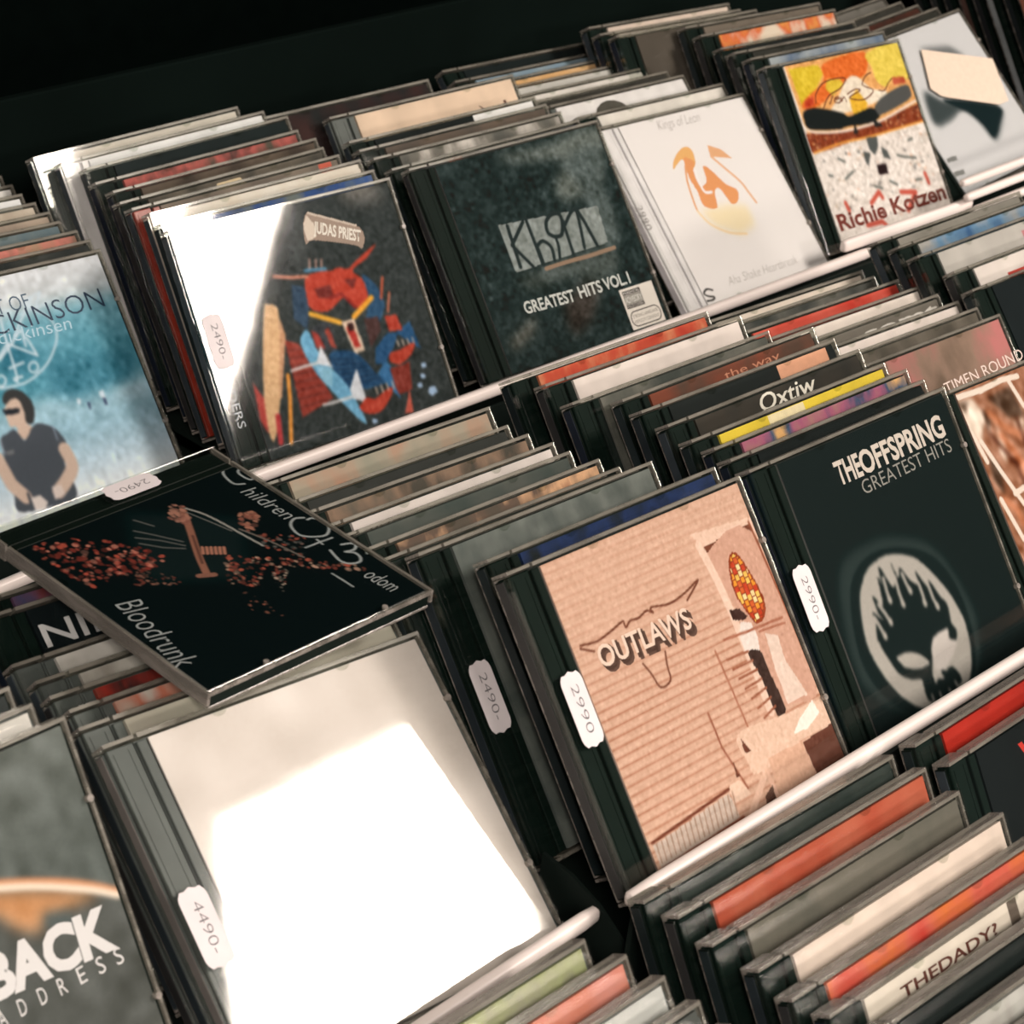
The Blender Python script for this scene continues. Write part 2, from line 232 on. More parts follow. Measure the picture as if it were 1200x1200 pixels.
ART={'korn':[['F',[30,40,37]],['P',[105,108,98],[[63.7,119.4],[99,118.4],[113.4,120.6],[140.3,120.4],[132.1,93.4],[123.4,86.2],[96.4,85.7],[94.9,96.2],[107.1,107.7],[70.8,114.1]]],['P',[85,92,86],[[106.5,106.6],[135.6,110.9],[128.2,89],[130.5,73],[125.5,56],[108.7,49.5],[113.1,85.8]]],['P',[70,75,68],[[45.8,51.8],[67.3,52.9],[81.3,54.7],[117.1,52.7],[117.4,39.8],[98.9,36.5],[85.1,42.4],[52.6,42.6]]],['P',[60,50,42],[[69.7,30.9],[89.9,38.7],[100.8,33.5],[85.8,16.8],[69.6,10.8],[67.1,19]]],['P',[120,112,98],[[21.8,18],[39.7,25.8],[50.1,30.7],[41.9,20.3],[26.3,14.4]]],['B',3],['N',6,10],['P',[138,140,130],[[45.3,82.3],[119.1,77.4],[117,56],[45.6,54.6]]],['N',10,2.5],['S',[150,120,95],2.2,[[66.8,51.8],[81.6,52.1],[99.7,51.7],[120.1,52]]],['S',[35,42,40],2.4,[[51.3,80.5],[50.5,68.2],[49.9,57]]],['S',[35,42,40],2.2,[[62.8,80.4],[49.6,69.6],[58.6,55]]],['S',[35,42,40],2.2,[[65.5,82.1],[65.7,69.7],[65.7,54.6]]],['S',[35,42,40],2.2,[[67,65.6],[71.7,67.1],[75.9,62.3],[74.8,54.9]]],['S',[35,42,40],2,[[66.4,64.5],[66.6,58.1],[66.4,54.4]]],['S',[35,42,40],2.4,[[80.9,67.5],[77.3,70.8],[78.9,76.8],[84.5,80],[90,78.8],[89.6,73.1],[86.2,67.5],[80.9,67.5]]],['S',[35,42,40],2.2,[[90.7,75.4],[90,64.1],[89.5,54.7]]],['S',[35,42,40],2,[[81.6,67.3],[81.1,61.1],[79,55.2]]],['S',[35,42,40],2.2,[[91.7,72.7],[99.5,78.6],[102.7,76.6],[98.9,56.9]]],['S',[35,42,40],2.4,[[103.6,78.3],[105.7,70.8],[108.5,56]]],['T','GREATEST',[41.7,31.3],[79,29.9],7,[205,200,185],0,0.02],['T','HITS',[82.9,30.4],[100.6,30.3],7,[205,200,185],0,0.02],['T','VOL.1',[102.3,30.5],[122.5,30.2],7,[205,200,185],0,0.02]],
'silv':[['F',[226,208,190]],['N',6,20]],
'kol':[['F',[246,232,218]],['P',[250,225,180],[[50.4,58.9],[58.4,47],[76.7,37.4],[92.6,41.4],[93.8,54.6],[75.1,58.3]]],['B',2.5],['P',[240,180,110],[[46.1,88.3],[51.3,94.6],[63.7,100.4],[70.1,97.7],[68.2,89.2],[62.6,85.9],[58.1,92.6],[51.7,90.9]]],['P',[236,158,100],[[59.9,93.7],[67.2,89.4],[62.6,84.4],[61.5,74.3],[69.3,75.7],[72.7,85.4],[77.8,82.2],[84.6,71.2],[92.1,65.3],[88.2,58.7],[81.2,57.8],[77.6,68.9],[71.6,67.9],[66.7,57.8],[56.3,61.4],[56.9,70.8],[56.1,81.2]]],['P',[236,175,125],[[86,97.8],[96.3,92.9],[102,85.5],[93.5,87.7],[83.5,90.1]]],['S',[235,165,110],1.4,[[57.5,88.3],[52.8,78.9],[49.6,66.4],[48.6,59.3]]],['S',[238,175,125],1.6,[[84.4,89.9],[91.3,80.4],[98.7,70],[101.4,61.2],[103.4,54.4]]],['S',[250,215,165],1.6,[[48.6,59.3],[53.9,49.4],[66.6,40.9],[80.9,37.2]]],['S',[250,236,224],1.8,[[64.4,84],[62.5,75.6],[63.3,69.5],[68.8,68.4]]],['T','Kings of Leon',[50.8,114.3],[91.7,113.6],7,[185,172,160],0.35,-0.012],['T','Aha Shake Heartbreak',[43.5,9.6],[113.5,9.9],6,[190,178,165],0.35,-0.012],['S',[60,55,50],1.2,[[27.5,10.4],[22.9,12],[19.1,10],[21.5,7.7],[26.1,6.1],[24.3,4.8],[18.7,5]]],['T','2990',[-1.1,72.5],[-1.5,56.6],6,[150,140,130],0,-0.012]],
'kotz':[['F',[238,220,202]],['N',9,2],['R',[[19.9,64.9],[141.7,67.6],[141.3,12.8],[15.8,9.1]],170,[[150,142,130],[200,170,140],[250,240,225],[226,160,120],[120,112,104]],1.1],['P',[238,170,100],[[18.7,123.4],[140.9,124],[142.1,68.2],[19.9,64.9]]],['P',[226,190,50],[[22,120.5],[51.9,119.2],[54.4,112.9],[42.8,104.6],[35.3,98.2],[23.4,93.8]]],['P',[233,112,45],[[57.8,119.3],[101.6,121.5],[99.1,109.1],[90,105.3],[76.4,106],[52,97],[36.8,93.1],[23.4,93.8],[28.1,99.3],[52,108.2]]],['P',[238,205,85],[[103.8,119.9],[141.2,122.6],[142.2,98.6],[123.7,99.9],[113.2,95.6],[105.6,100.5],[105,110.8]]],['P',[228,190,60],[[56.3,108.9],[69,107],[70.9,103],[56.2,97.6],[51.4,103.3]]],['P',[248,226,196],[[49,87.5],[61.1,95.7],[75.5,106.1],[86.6,106.4],[97.5,96.6],[112.6,92.5],[100.9,87.9],[83.8,86],[65.3,85]]],['P',[236,178,50],[[71.5,92.9],[82.2,98.2],[88.7,87.8],[81.6,80],[70.5,83.6]]],['P',[200,70,40],[[26.7,98.3],[37.3,100.4],[35.3,94.5],[26.1,93.4]]],['P',[200,90,60],[[122.1,100.8],[135,99.6],[134.7,95.1],[121.5,95.7]]],['P',[140,62,34],[[17.8,77.5],[69,73.2],[102.5,75.6],[144,79.5],[142.1,68.2],[81.9,67.4],[19.9,64.9]]],['N',12,1.6],['R',[[17.8,77.5],[69,73.2],[102.5,75.6],[144,79.5],[142.1,68.2],[81.9,67.4],[19.9,64.9]],120,[[90,36,22],[196,96,50],[60,30,24],[230,170,120]],1],['P',[30,30,28],[[23.4,92],[36.1,92.5],[59.9,85.8],[65.9,82.4],[90.9,84.3],[96.5,77.7],[82.8,74.8],[60.8,76.3],[50.7,75.8],[23.9,80],[20.8,86.8]]],['P',[88,84,78],[[95.6,85.5],[110.7,90.9],[133,94.1],[137.3,89.6],[132.1,83.9],[100,78.5],[95,80.5]]],['S',[248,226,205],1.5,[[18.1,83.6],[24.9,78.2],[49.9,74.3],[77.3,73.7],[102.5,75.6],[139.2,82.2]]],['P',[40,35,32],[[69,76.9],[69.6,70.6],[63.9,70.2]]],['P',[40,35,32],[[89.4,76.9],[96.8,70.7],[87.3,71.8]]],['S',[242,160,70],1.5,[[19.9,64.9],[49.9,66.8],[81.4,66.4],[141.9,67.9]]],['P',[88,88,82],[[75.4,66.5],[86.8,65.3],[85,59.3],[78.7,53.8],[75,58.1]]],['P',[88,88,82],[[68.1,58.3],[74.8,55.9],[68.5,47.9],[66.8,52.2]]],['P',[88,88,82],[[87.2,58.3],[92.4,54.9],[93.2,48.8],[86.4,51.2]]],['P',[45,25,25],[[76.9,47.4],[87.1,46.9],[86,40.2],[75.8,40.9]]],['S',[110,110,100],1.6,[[41.2,57.7],[46.6,54.9]]],['S',[110,110,100],1.6,[[101.2,50.3],[108.1,47.9],[119.2,45.5]]],['S',[110,110,100],1.6,[[41.8,43.9],[51.4,47.3]]],['S',[110,110,100],1.6,[[68.3,34.4],[75.1,32]]],['S',[110,110,100],1.6,[[85,35.3],[91.2,31.7]]],['S',[110,110,100],1.6,[[117.6,57.9],[122.1,58.4]]],['S',[110,110,100],1.6,[[26.9,48.9],[30.2,47.8]]],['S',[110,110,100],1.6,[[111.6,31.4],[117.6,31]]],['S',[205,90,70],3.2,[[48.3,11.7],[64.1,11.4],[67.7,6.9]]],['S',[205,90,70],3.2,[[59.2,24.7],[70.2,30.3],[72,26.2]]],['S',[205,90,70],3.2,[[92.4,26.4],[107.4,23.8],[93.6,13.6]]],['S',[205,90,70],3.2,[[34,29.2],[35.2,24]]],['S',[205,90,70],3.2,[[123.3,33.9],[124,27.4]]],['B',0.5],['S',[110,55,35],0.8,[[37.6,95.4],[40.6,101.2],[51.4,107.1],[67.5,107.9],[74.5,106.3],[66,101.2],[52.6,98.2],[43,90.9]]],['S',[110,55,35],0.8,[[56.2,97.6],[50.8,92.8]]],['S',[110,55,35],0.8,[[57.8,94.9],[61.7,94.9],[61.4,96.2],[57.2,95.6],[56.8,93.2],[61.4,92.5],[63.8,95.3],[63.5,92.8],[66.9,95.4],[68.1,92.1]]],['S',[110,55,35],0.8,[[71.5,96.6],[80.4,98.5],[85.6,97.1],[72.1,94],[86.3,90.7],[98.7,95.2],[89.4,100.3],[96.2,105.7],[101.9,106.8]]],['S',[110,55,35],0.7,[[104.4,94.4],[110.1,93.5],[116.4,97.7],[121.8,100.2]]],['T','Richie Kotzen',[20.6,12.9],[137.6,14.4],11,[120,42,28],0,0.03]],
'white':[['F',[226,217,207]],['P',[70,75,72],[[42.7,78.6],[55,69.2],[70.1,63.2],[115.9,48.7],[106.8,36.7],[87,27.6],[83.4,39.9],[76.8,51.6],[69.1,55.7],[54.3,53.2],[34.7,52.7],[32.3,60.3]]],['P',[120,118,112],[[66.8,108.7],[103.3,102.3],[115.9,91.3],[84.2,98.2]]],['B',2.2],['P',[30,40,40],[[59.3,68.8],[115.6,48.5],[105.2,37.1],[87.8,28.8],[84.7,41],[78,52.7],[70.9,57.4]]],['P',[226,217,207],[[52.5,51.6],[68.7,55.4],[76.1,51.1],[81,37.8],[71.4,20.5],[15.9,35.6],[29.9,48.4]]],['B',1],['P',[140,135,125],[[20.6,30.2],[33,29.6],[31.9,26],[19.5,27]]],['P',[140,135,125],[[18.6,19.7],[31.8,18.8],[30.7,15.2],[16.3,16.2]]]],
'outl':[['F',[219,172,142]],['L',3.55,[175,110,80]],['P',[236,194,165],[[101.5,111.3],[137.4,108.5],[137.8,106.2],[105.8,104.8]]],['P',[120,66,44],[[105.8,104.8],[136.9,106.2],[137.9,101.2],[107.5,101.7]]],['P',[212,160,132],[[107.9,102.3],[137.4,102.5],[140.5,38.8],[120.7,35.8],[111.6,38.2],[112.9,56.5],[110.8,77],[108.7,91.7]]],['S',[240,200,172],4,[[104.2,105.9],[107.2,86.3],[108.1,58],[108,37]]],['S',[150,80,52],1.1,[[137.5,106.7],[139.5,70.8],[140.5,38.2]]],['S',[236,192,164],2.4,[[139.2,106.8],[142.8,69.8],[143.8,34.8]]],['P',[150,62,30],[[121.6,98.4],[124.8,95.6],[128.3,83.6],[128.7,75.2],[125,70.4],[119,69.6],[115.2,78.1],[113.5,84.4],[115.7,93.2],[118.6,97.3]]],['M',[[121.5,97.7],[124.4,95],[127.5,83.6],[127.7,75.5],[124.2,71.1],[119.2,70.5],[115.8,77.9],[114.3,84.4],[116.6,92.9],[119,96.7]],2.6],['P',[70,42,34],[[107.1,78.7],[112.8,77.8],[115.9,73.7],[113.7,72.7],[106.9,74.5]]],['P',[238,215,196],[[110.5,73],[116.2,70.7],[117.2,65.7],[114.9,59.1],[106.8,61.2],[107.1,67.6]]],['P',[66,44,36],[[108,60.8],[115.5,59.4],[115.9,50.8],[117.2,36.3],[114.5,33.7],[110.9,34],[110.2,39.8],[109.9,50.4]]],['P',[234,202,178],[[122,64.8],[128.7,61.6],[127.3,51.9],[132.6,36],[119.1,36.3],[119.9,51.9]]],['S',[172,105,78],1,[[97.6,69.4],[114.7,68.2],[135.3,67.3]]],['S',[172,105,78],0.8,[[119.1,66.3],[132,65.3],[135.6,64.8]]],['S',[176,112,84],1,[[90.5,67],[91.5,49.4],[92.3,33]]],['S',[160,95,70],1,[[73.7,47.3],[74.1,33.5],[79.4,15.7]]],['S',[160,95,68],0.9,[[94.9,62.2],[108.4,61.4]]],['S',[160,95,68],0.9,[[96.2,57.8],[109,57.5]]],['S',[160,95,68],0.9,[[97.6,53.5],[109.5,53.6]]],['S',[160,95,68],0.9,[[98.9,49.1],[110,49.7]]],['S',[160,95,68],0.9,[[100.3,44.7],[110.6,45.8]]],['S',[160,95,68],0.9,[[101.6,40.3],[111.1,41.8]]],['S',[160,95,68],0.9,[[103,35.9],[111.7,37.9]]],['P',[232,190,160],[[85.4,35.4],[115.3,33.4],[149.1,30.6],[143.3,21.8],[119.3,21.6],[88.5,18.3],[84.8,24.1]]],['P',[255,234,212],[[122.1,28.9],[133.8,33.2],[135,27.5],[125,24.3],[115.7,25.1]]],['P',[108,62,46],[[118.6,20.6],[143.1,21.6],[145.7,4.8],[120.5,4.1]]],['P',[222,172,140],[[96.4,21.8],[118.9,21.1],[120.1,4.9],[94.7,4.6]]],['P',[236,196,166],[[68.2,19.7],[76.7,20.1],[79.8,13.4],[69.8,13.5]]],['S',[236,190,160],3,[[75.1,6],[91.5,17.2]]],['S',[228,180,150],2.2,[[92.9,17.9],[94.1,3.7]]],['P',[95,62,48],[[86.7,9.7],[93,12.1],[92.4,5.4],[85.7,3.8]]],['P',[110,60,42],[[85.6,33.6],[88.7,27.4],[85.1,27.7]]],['P',[110,60,42],[[76.9,26.9],[77.6,20.9],[75.5,21.1]]],['P',[212,186,164],[[19.8,14.6],[68.2,17.6],[69.6,7.2],[20,6.5]]],['S',[170,130,106],0.55,[[21.9,14.5],[21.1,7.7]]],['S',[170,130,106],0.55,[[24.9,14.7],[23.9,7.8]]],['S',[170,130,106],0.55,[[27.8,14.9],[26.8,7.8]]],['S',[170,130,106],0.55,[[30.7,15],[29.7,7.9]]],['S',[170,130,106],0.55,[[33.7,15.2],[32.6,8]]],['S',[170,130,106],0.55,[[36.7,15.4],[35.5,8]]],['S',[170,130,106],0.55,[[39.7,15.6],[38.4,8.1]]],['S',[170,130,106],0.55,[[42.7,15.7],[41.3,8.2]]],['S',[170,130,106],0.55,[[45.7,15.9],[44.3,8.2]]],['S',[170,130,106],0.55,[[48.7,16.1],[47.3,8.3]]],['S',[170,130,106],0.55,[[51.7,16.3],[50.2,8.4]]],['S',[170,130,106],0.55,[[54.8,16.5],[53.2,8.5]]],['S',[170,130,106],0.55,[[57.9,16.7],[56.2,8.5]]],['S',[170,130,106],0.55,[[61,16.9],[59.2,8.6]]],['S',[170,130,106],0.55,[[64.1,17],[62.3,8.7]]],['S',[170,130,106],0.55,[[67.2,17.2],[65.3,8.7]]],['S',[170,130,106],0.55,[[70.3,17.4],[68.4,8.8]]],['S',[120,62,42],1.2,[[20,15.7],[69,18.9]]],['S',[150,85,60],1.3,[[20.3,5.6],[51.8,6.4],[71.1,7.1]]],['N',5,1.2],['S',[112,58,38],0.8,[[22.4,90.5],[31.4,89.4],[40.4,90.6],[48.1,92.1],[48.4,90.7],[48.9,89.5],[52.1,91.1],[56.5,90.7],[58.7,91.1],[62.7,91.9],[65.6,90.3],[65.6,92.3],[76.2,90.7],[86.7,92],[96.3,94.3],[86.1,89]]],['S',[112,58,38],0.8,[[21.8,89.5],[28.2,86.5]]],['S',[112,58,38],0.8,[[50.1,74.8],[52.5,69.8],[54.5,64.1],[60.9,64.8],[62.2,70.3],[64,75.3]]],['T','OUTLAWS',[30,77.4],[85.5,76.3],8.8,[92,58,42],0,0.05],['T','OUTLAWS',[29.4,78.4],[84.6,77.3],8.8,[92,58,42],0,0.05],['T','OUTLAWS',[28.9,79.7],[83.5,79],8.4,[240,205,178],0,0.015]],
'offs':[['F',[20,28,26]],['P',[44,52,48],[[30.1,70.3],[54.7,77.4],[77.6,73.3],[96.7,62],[106.2,34.9],[101.6,16.4],[84.9,2.1],[62.8,-2.2],[39.9,7.7],[19.7,29.6]]],['B',1.5],['P',[22,30,28],[[33.9,63.7],[51.8,72.7],[73.4,70.4],[93.2,60.2],[101.5,42.8],[99.8,21.2],[89.9,6],[71.3,-0.3],[48.7,3.3],[31.5,16.1],[24.5,37.5]]],['P',[178,166,150],[[37.1,57.9],[42.4,63.8],[48.9,68],[59.1,69.8],[64.7,69.5],[71.8,67.7],[77.3,65.4],[82.4,62.1],[89,53.7],[94.6,43.5],[96.6,37.2],[97.8,30.4],[96.7,22.2],[93,13.5],[87.4,6.9],[80.9,3.4],[72.4,1.4],[65,1.2],[58.6,2.3],[51.3,5.5],[44.9,10.1],[39.5,16.1],[34.3,26.1],[31.7,36.5],[32.4,45.8]]],['P',[24,30,28],[[39.2,40.9],[39.9,35.1],[41.7,29.8],[44.1,23.5],[50.4,18.9],[56.7,16.8],[56.3,13.1],[55.9,9.1],[57.7,6.4],[64.5,4.1],[71.7,4.1],[77.2,6.1],[81.8,7.7],[81.4,11.7],[78.4,15.5],[74.3,14.8],[70.9,15.9],[71,12.4],[66.9,13.4],[64.8,12],[64.4,16],[67.7,21.2],[70.3,26.6],[76.4,30.2],[84.9,30.3],[84.1,26.3],[88,24.2],[90.3,27.8],[88.7,31.5],[89.9,35.8],[90.4,39.8],[87.8,44.2],[84.5,52.3],[83.3,48.4],[80.8,52],[78.1,58.1],[77.4,52.3],[72.6,55.9],[69.1,62.6],[66.1,58.6],[64.5,66.4],[64,60],[60,56.3],[56.4,67.1],[54,59.6],[53.1,63.3],[49.9,51.2],[45.9,57.2],[45.2,50.6],[46.7,46],[42.3,50.8],[41.3,45.6]]],['S',[178,166,150],1.8,[[56.4,61.6],[55.5,55.6],[55.5,51.8]]],['S',[178,166,150],2.6,[[55.5,51.8],[55.4,52.8]]],['S',[178,166,150],1.8,[[64,60],[62.8,53.4],[62.8,47.8]]],['S',[178,166,150],2.6,[[62.8,47.8],[62.7,48.8]]],['S',[178,166,150],1.8,[[69.1,59.8],[69.4,55.5],[70.3,51.4]]],['S',[178,166,150],2.6,[[70.3,51.4],[70.2,52.4]]],['S',[178,166,150],1.8,[[77.3,53.1],[77.2,48.2],[76.7,43.8]]],['S',[178,166,150],2.6,[[76.7,43.8],[76.6,44.8]]],['S',[178,166,150],1.8,[[83,49.9],[83,44.3],[83.9,40.1]]],['S',[178,166,150],2.6,[[83.9,40.1],[83.9,41.1]]],['S',[178,166,150],1.8,[[47.4,52.7],[49.4,48.6],[50.9,43.6]]],['S',[178,166,150],2.6,[[50.9,43.6],[50.8,44.6]]],['S',[178,166,150],1.8,[[42.1,48.8],[43.3,44.3],[44.3,39.5]]],['S',[178,166,150],2.6,[[44.3,39.5],[44.3,40.5]]],['P',[178,166,150],[[46.4,29.9],[52.7,29.9],[60.3,27.1],[65.7,21.1],[58.6,20.8],[50.1,23.9],[47.5,27.1]]],['S',[178,166,150],1,[[59.5,8.9],[59.5,5.5]]],['S',[178,166,150],1,[[65,8.1],[65.1,4.1]]],['S',[178,166,150],1,[[71.6,7.4],[72.6,4]]],['S',[178,166,150],1,[[77.2,8.9],[78.4,5.5]]],['P',[200,185,170],[[72.5,28.7],[76.4,30.2],[84.2,30.1],[83.5,25.8],[87.7,23.4],[82.9,19.6],[74.6,16.1],[67.9,16.9],[68.1,21.7]]],['B',0.4],['T','THE',[51.3,104.3],[68.6,104.2],10,[215,196,175],0,0.03],['T','OFFSPRING',[68.6,104.2],[132.1,105.1],10,[215,196,175],0,0.03],['T','GREATEST HITS',[64.4,96.3],[132.3,97.6],6.4,[150,142,128],0,-0.005]],
'judas':[['F',[52,54,51]],['P',[120,112,102],[[106.6,124.4],[126.3,124.2],[136.5,118.5],[131.8,114.4],[111.4,117.3]]],['P',[80,80,76],[[72.3,123.9],[80,121.1],[75.1,93],[66.1,92.6]]],['B',4],['P',[150,58,44],[[47.1,57.9],[54.4,54.3],[59.5,41.1],[65,22.9],[43.4,18.1],[45.8,43.2]]],['S',[110,44,36],0.8,[[47.2,52.4],[58.9,50.9]]],['S',[110,44,36],0.8,[[46.7,48.3],[59.4,46.9]]],['S',[110,44,36],0.8,[[46.3,44.1],[59.9,42.9]]],['S',[110,44,36],0.8,[[45.8,39.9],[60.5,38.9]]],['S',[110,44,36],0.8,[[45.4,35.7],[61,35]]],['S',[110,44,36],0.8,[[44.9,31.5],[61.5,31]]],['S',[110,44,36],0.8,[[44.5,27.3],[62,27]]],['S',[110,44,36],0.8,[[44,23.1],[62.5,23]]],['P',[188,66,46],[[70.3,84.4],[78.6,86.8],[87.1,85.6],[93.2,86.1],[98.6,84.3],[105.9,87.6],[120.2,93],[111.8,87],[100.9,82.6],[107.8,74.9],[107.7,68.8],[96.5,63.4],[90.1,70.3],[77.9,65.8],[67.9,70.5]]],['P',[120,45,38],[[74,78.7],[84.5,78.9],[84.6,71.5],[75,73.7]]],['P',[120,45,38],[[93.6,79.3],[102.4,78.6],[97.4,73.5]]],['S',[222,140,110],1.6,[[52.2,90.2],[62.7,87.3],[72.3,85.8]]],['S',[140,40,34],1.6,[[81.9,72.1],[89.6,72.8],[95.3,64.2]]],['P',[48,78,104],[[105.9,79.7],[112.3,72.7],[113.8,66.8],[113.5,60.1],[103.9,51.2],[100,57],[105.4,66.9]]],['P',[52,70,88],[[61.4,84],[69,81.1],[67.1,68.2],[62.3,59.7],[56.4,67.1]]],['P',[60,60,62],[[65.4,60.2],[78,62.1],[76,45.6],[66.1,46.7]]],['P',[170,66,56],[[64.3,59.2],[68.2,55.9],[69.7,48.3],[64.3,49.6]]],['P',[160,66,52],[[72.4,57.3],[75.6,57.8],[76.5,46.7],[73.3,48]]],['P',[80,52,48],[[98.6,57.3],[107.5,56.5],[106.9,49.3],[97.1,41.8]]],['S',[236,170,60],2.6,[[67.3,67],[75.3,62.9],[83.4,58.7]]],['S',[236,160,50],2.8,[[92.8,59.7],[99.2,62.7],[107.2,66.7]]],['P',[222,190,160],[[84.2,58.8],[92.4,58.8],[93.2,41.5],[86.3,41.2]]],['P',[178,52,42],[[85.8,55.4],[90.4,55.6],[91.3,44.4],[87.7,44]]],['P',[60,30,28],[[87.4,57.5],[91.1,57.4],[90.6,53.1],[87.2,53.2]]],['P',[38,74,106],[[71.4,45.2],[82.9,43.9],[89.8,38.6],[95.7,28.4],[100.3,22.6],[86.5,22.4],[75.5,25.1],[70.8,35.9]]],['S',[30,52,76],0.8,[[71.6,41.8],[86.6,38.2]]],['S',[30,52,76],0.8,[[72.6,38.9],[88.7,35.7]]],['S',[30,52,76],0.8,[[73.5,36],[90.7,33.3]]],['S',[30,52,76],0.8,[[74.5,33.1],[92.8,30.8]]],['S',[30,52,76],0.8,[[75.4,30.2],[94.9,28.4]]],['S',[30,52,76],0.8,[[76.4,27.3],[97,25.9]]],['P',[116,170,194],[[55.7,54],[62.3,59.7],[64.8,47.1],[70.1,37.1],[76,26.2],[80.5,6.2],[75.6,9.9],[64.7,27.8],[59,38.8]]],['P',[150,196,210],[[60.9,40.8],[69.9,37.4],[66.7,28.5],[62.8,30.6]]],['P',[226,222,218],[[67.2,50.3],[70.4,37.9],[61.3,41.9]]],['P',[226,222,218],[[84.3,34.1],[84.7,15.5],[76.5,20],[76.6,24.8]]],['P',[60,110,150],[[96.4,28.2],[104.1,34.2],[106.7,27.2],[105.7,12.4],[101.7,18.6]]],['P',[44,84,120],[[115.5,45.8],[126.4,49.7],[128,34.2],[123.5,37.7]]],['P',[44,84,120],[[99.9,41.1],[109.8,46.8],[117,45.7],[111.1,38.5],[102.4,31.9],[96.8,33.3]]],['P',[188,66,46],[[85.6,18.3],[90.2,16.5],[101.5,19.9],[100.9,15.7],[90.7,9.1],[81.9,10.6],[78.9,14.5],[82,16.8]]],['P',[188,66,46],[[108.1,36.7],[113.5,36.7],[125,38.3],[121.8,33.4],[113.8,29.8],[109.4,30.2],[106.1,32.9]]],['P',[182,66,48],[[111.7,55.6],[119.2,55.1],[120.3,46.2],[111.9,47.4]]],['P',[136,52,40],[[104.6,28.9],[118.3,29.3],[114.6,15.2],[105.1,14.7]]],['S',[235,205,180],0.7,[[92.4,22.1],[92.5,18.4]]],['S',[235,205,180],0.7,[[114.6,41.6],[114.7,38.6]]],['S',[235,205,180],0.7,[[96.1,22.2],[96.2,18.5]]],['S',[235,205,180],0.7,[[118,41.4],[118,38.4]]],['S',[235,205,180],0.7,[[99.8,22.3],[99.9,18.6]]],['S',[235,205,180],0.7,[[121.3,41.2],[121.4,38.2]]],['S',[235,205,180],0.7,[[103.5,22.3],[103.6,18.6]]],['S',[235,205,180],0.7,[[124.7,41.1],[124.7,38.1]]],['P',[200,90,70],[[105.2,4.2],[112.9,15.8],[111,3.9]]],['S',[200,90,60],1.4,[[117.9,75.2],[113.1,65.1]]],['S',[200,110,80],1.2,[[119.2,66.8],[114.7,57.4]]],['P',[226,178,128],[[40.1,74.4],[44.3,77],[47.2,76.3],[48.1,69],[34.1,30.6],[22.2,10.6],[24.7,33]]],['P',[205,150,110],[[48.4,68.9],[48.8,60.4],[35.1,30.4],[33.8,30.7]]],['S',[236,150,60],2.2,[[42.6,40.4],[39.7,29.2],[32.3,7.9]]],['P',[188,70,60],[[21.1,42.1],[24.7,33],[21,15],[18.7,22.7]]],['S',[188,60,60],3,[[29.5,22.3],[26.4,9.4]]],['S',[225,215,205],1.3,[[45.4,42.1],[54.2,42.4],[62.9,42.1]]],['S',[225,215,205],1.3,[[57.7,21.1],[66.4,20.7],[76.1,20.7]]],['P',[165,185,205],[[125.1,26.8],[128.2,26.6],[128.1,24.1],[125.1,24.3]]],['P',[165,185,205],[[122.4,21.5],[125.4,21.3],[125.4,18.8],[122.3,19]]],['P',[165,185,205],[[118.8,17.6],[121.8,17.3],[121.8,14.9],[118.7,15.1]]],['P',[165,185,205],[[126.3,12.9],[129.3,12.6],[129.3,10.1],[126.2,10.4]]],['P',[165,185,205],[[84.3,6.8],[87.2,6.6],[87.2,4.1],[84.3,4.4]]],['P',[165,185,205],[[125.5,13.9],[129.3,13.6],[130.3,10.2],[125.8,8.9],[123.9,11.2]]],['S',[200,150,130],0.9,[[76.9,93.9],[74.8,88.3]]],['S',[200,150,130],0.9,[[80.7,93],[78.6,87.4]]],['S',[200,150,130],0.9,[[84,92.3],[81.9,86.7]]],['S',[90,140,165],1.6,[[72,88.9],[84.7,87.1]]],['N',10,1.4],['B',0.6],['P',[168,142,122],[[79.8,112.1],[84.5,117.5],[88.1,115.2],[113.6,103.3],[111.7,92.8],[106,95.6],[83.3,102.8],[77.8,101.9]]],['P',[215,192,168],[[84.6,117.7],[112.4,105],[111.8,104.1],[84.2,116.6]]],['P',[225,202,178],[[83.4,116.1],[86.4,110.7],[85.3,104],[79.3,103.1],[79.6,111.7]]],['T','JUDAS PRIEST',[84.5,106.6],[111.5,96.1],6.2,[238,222,200],0,0.03]],
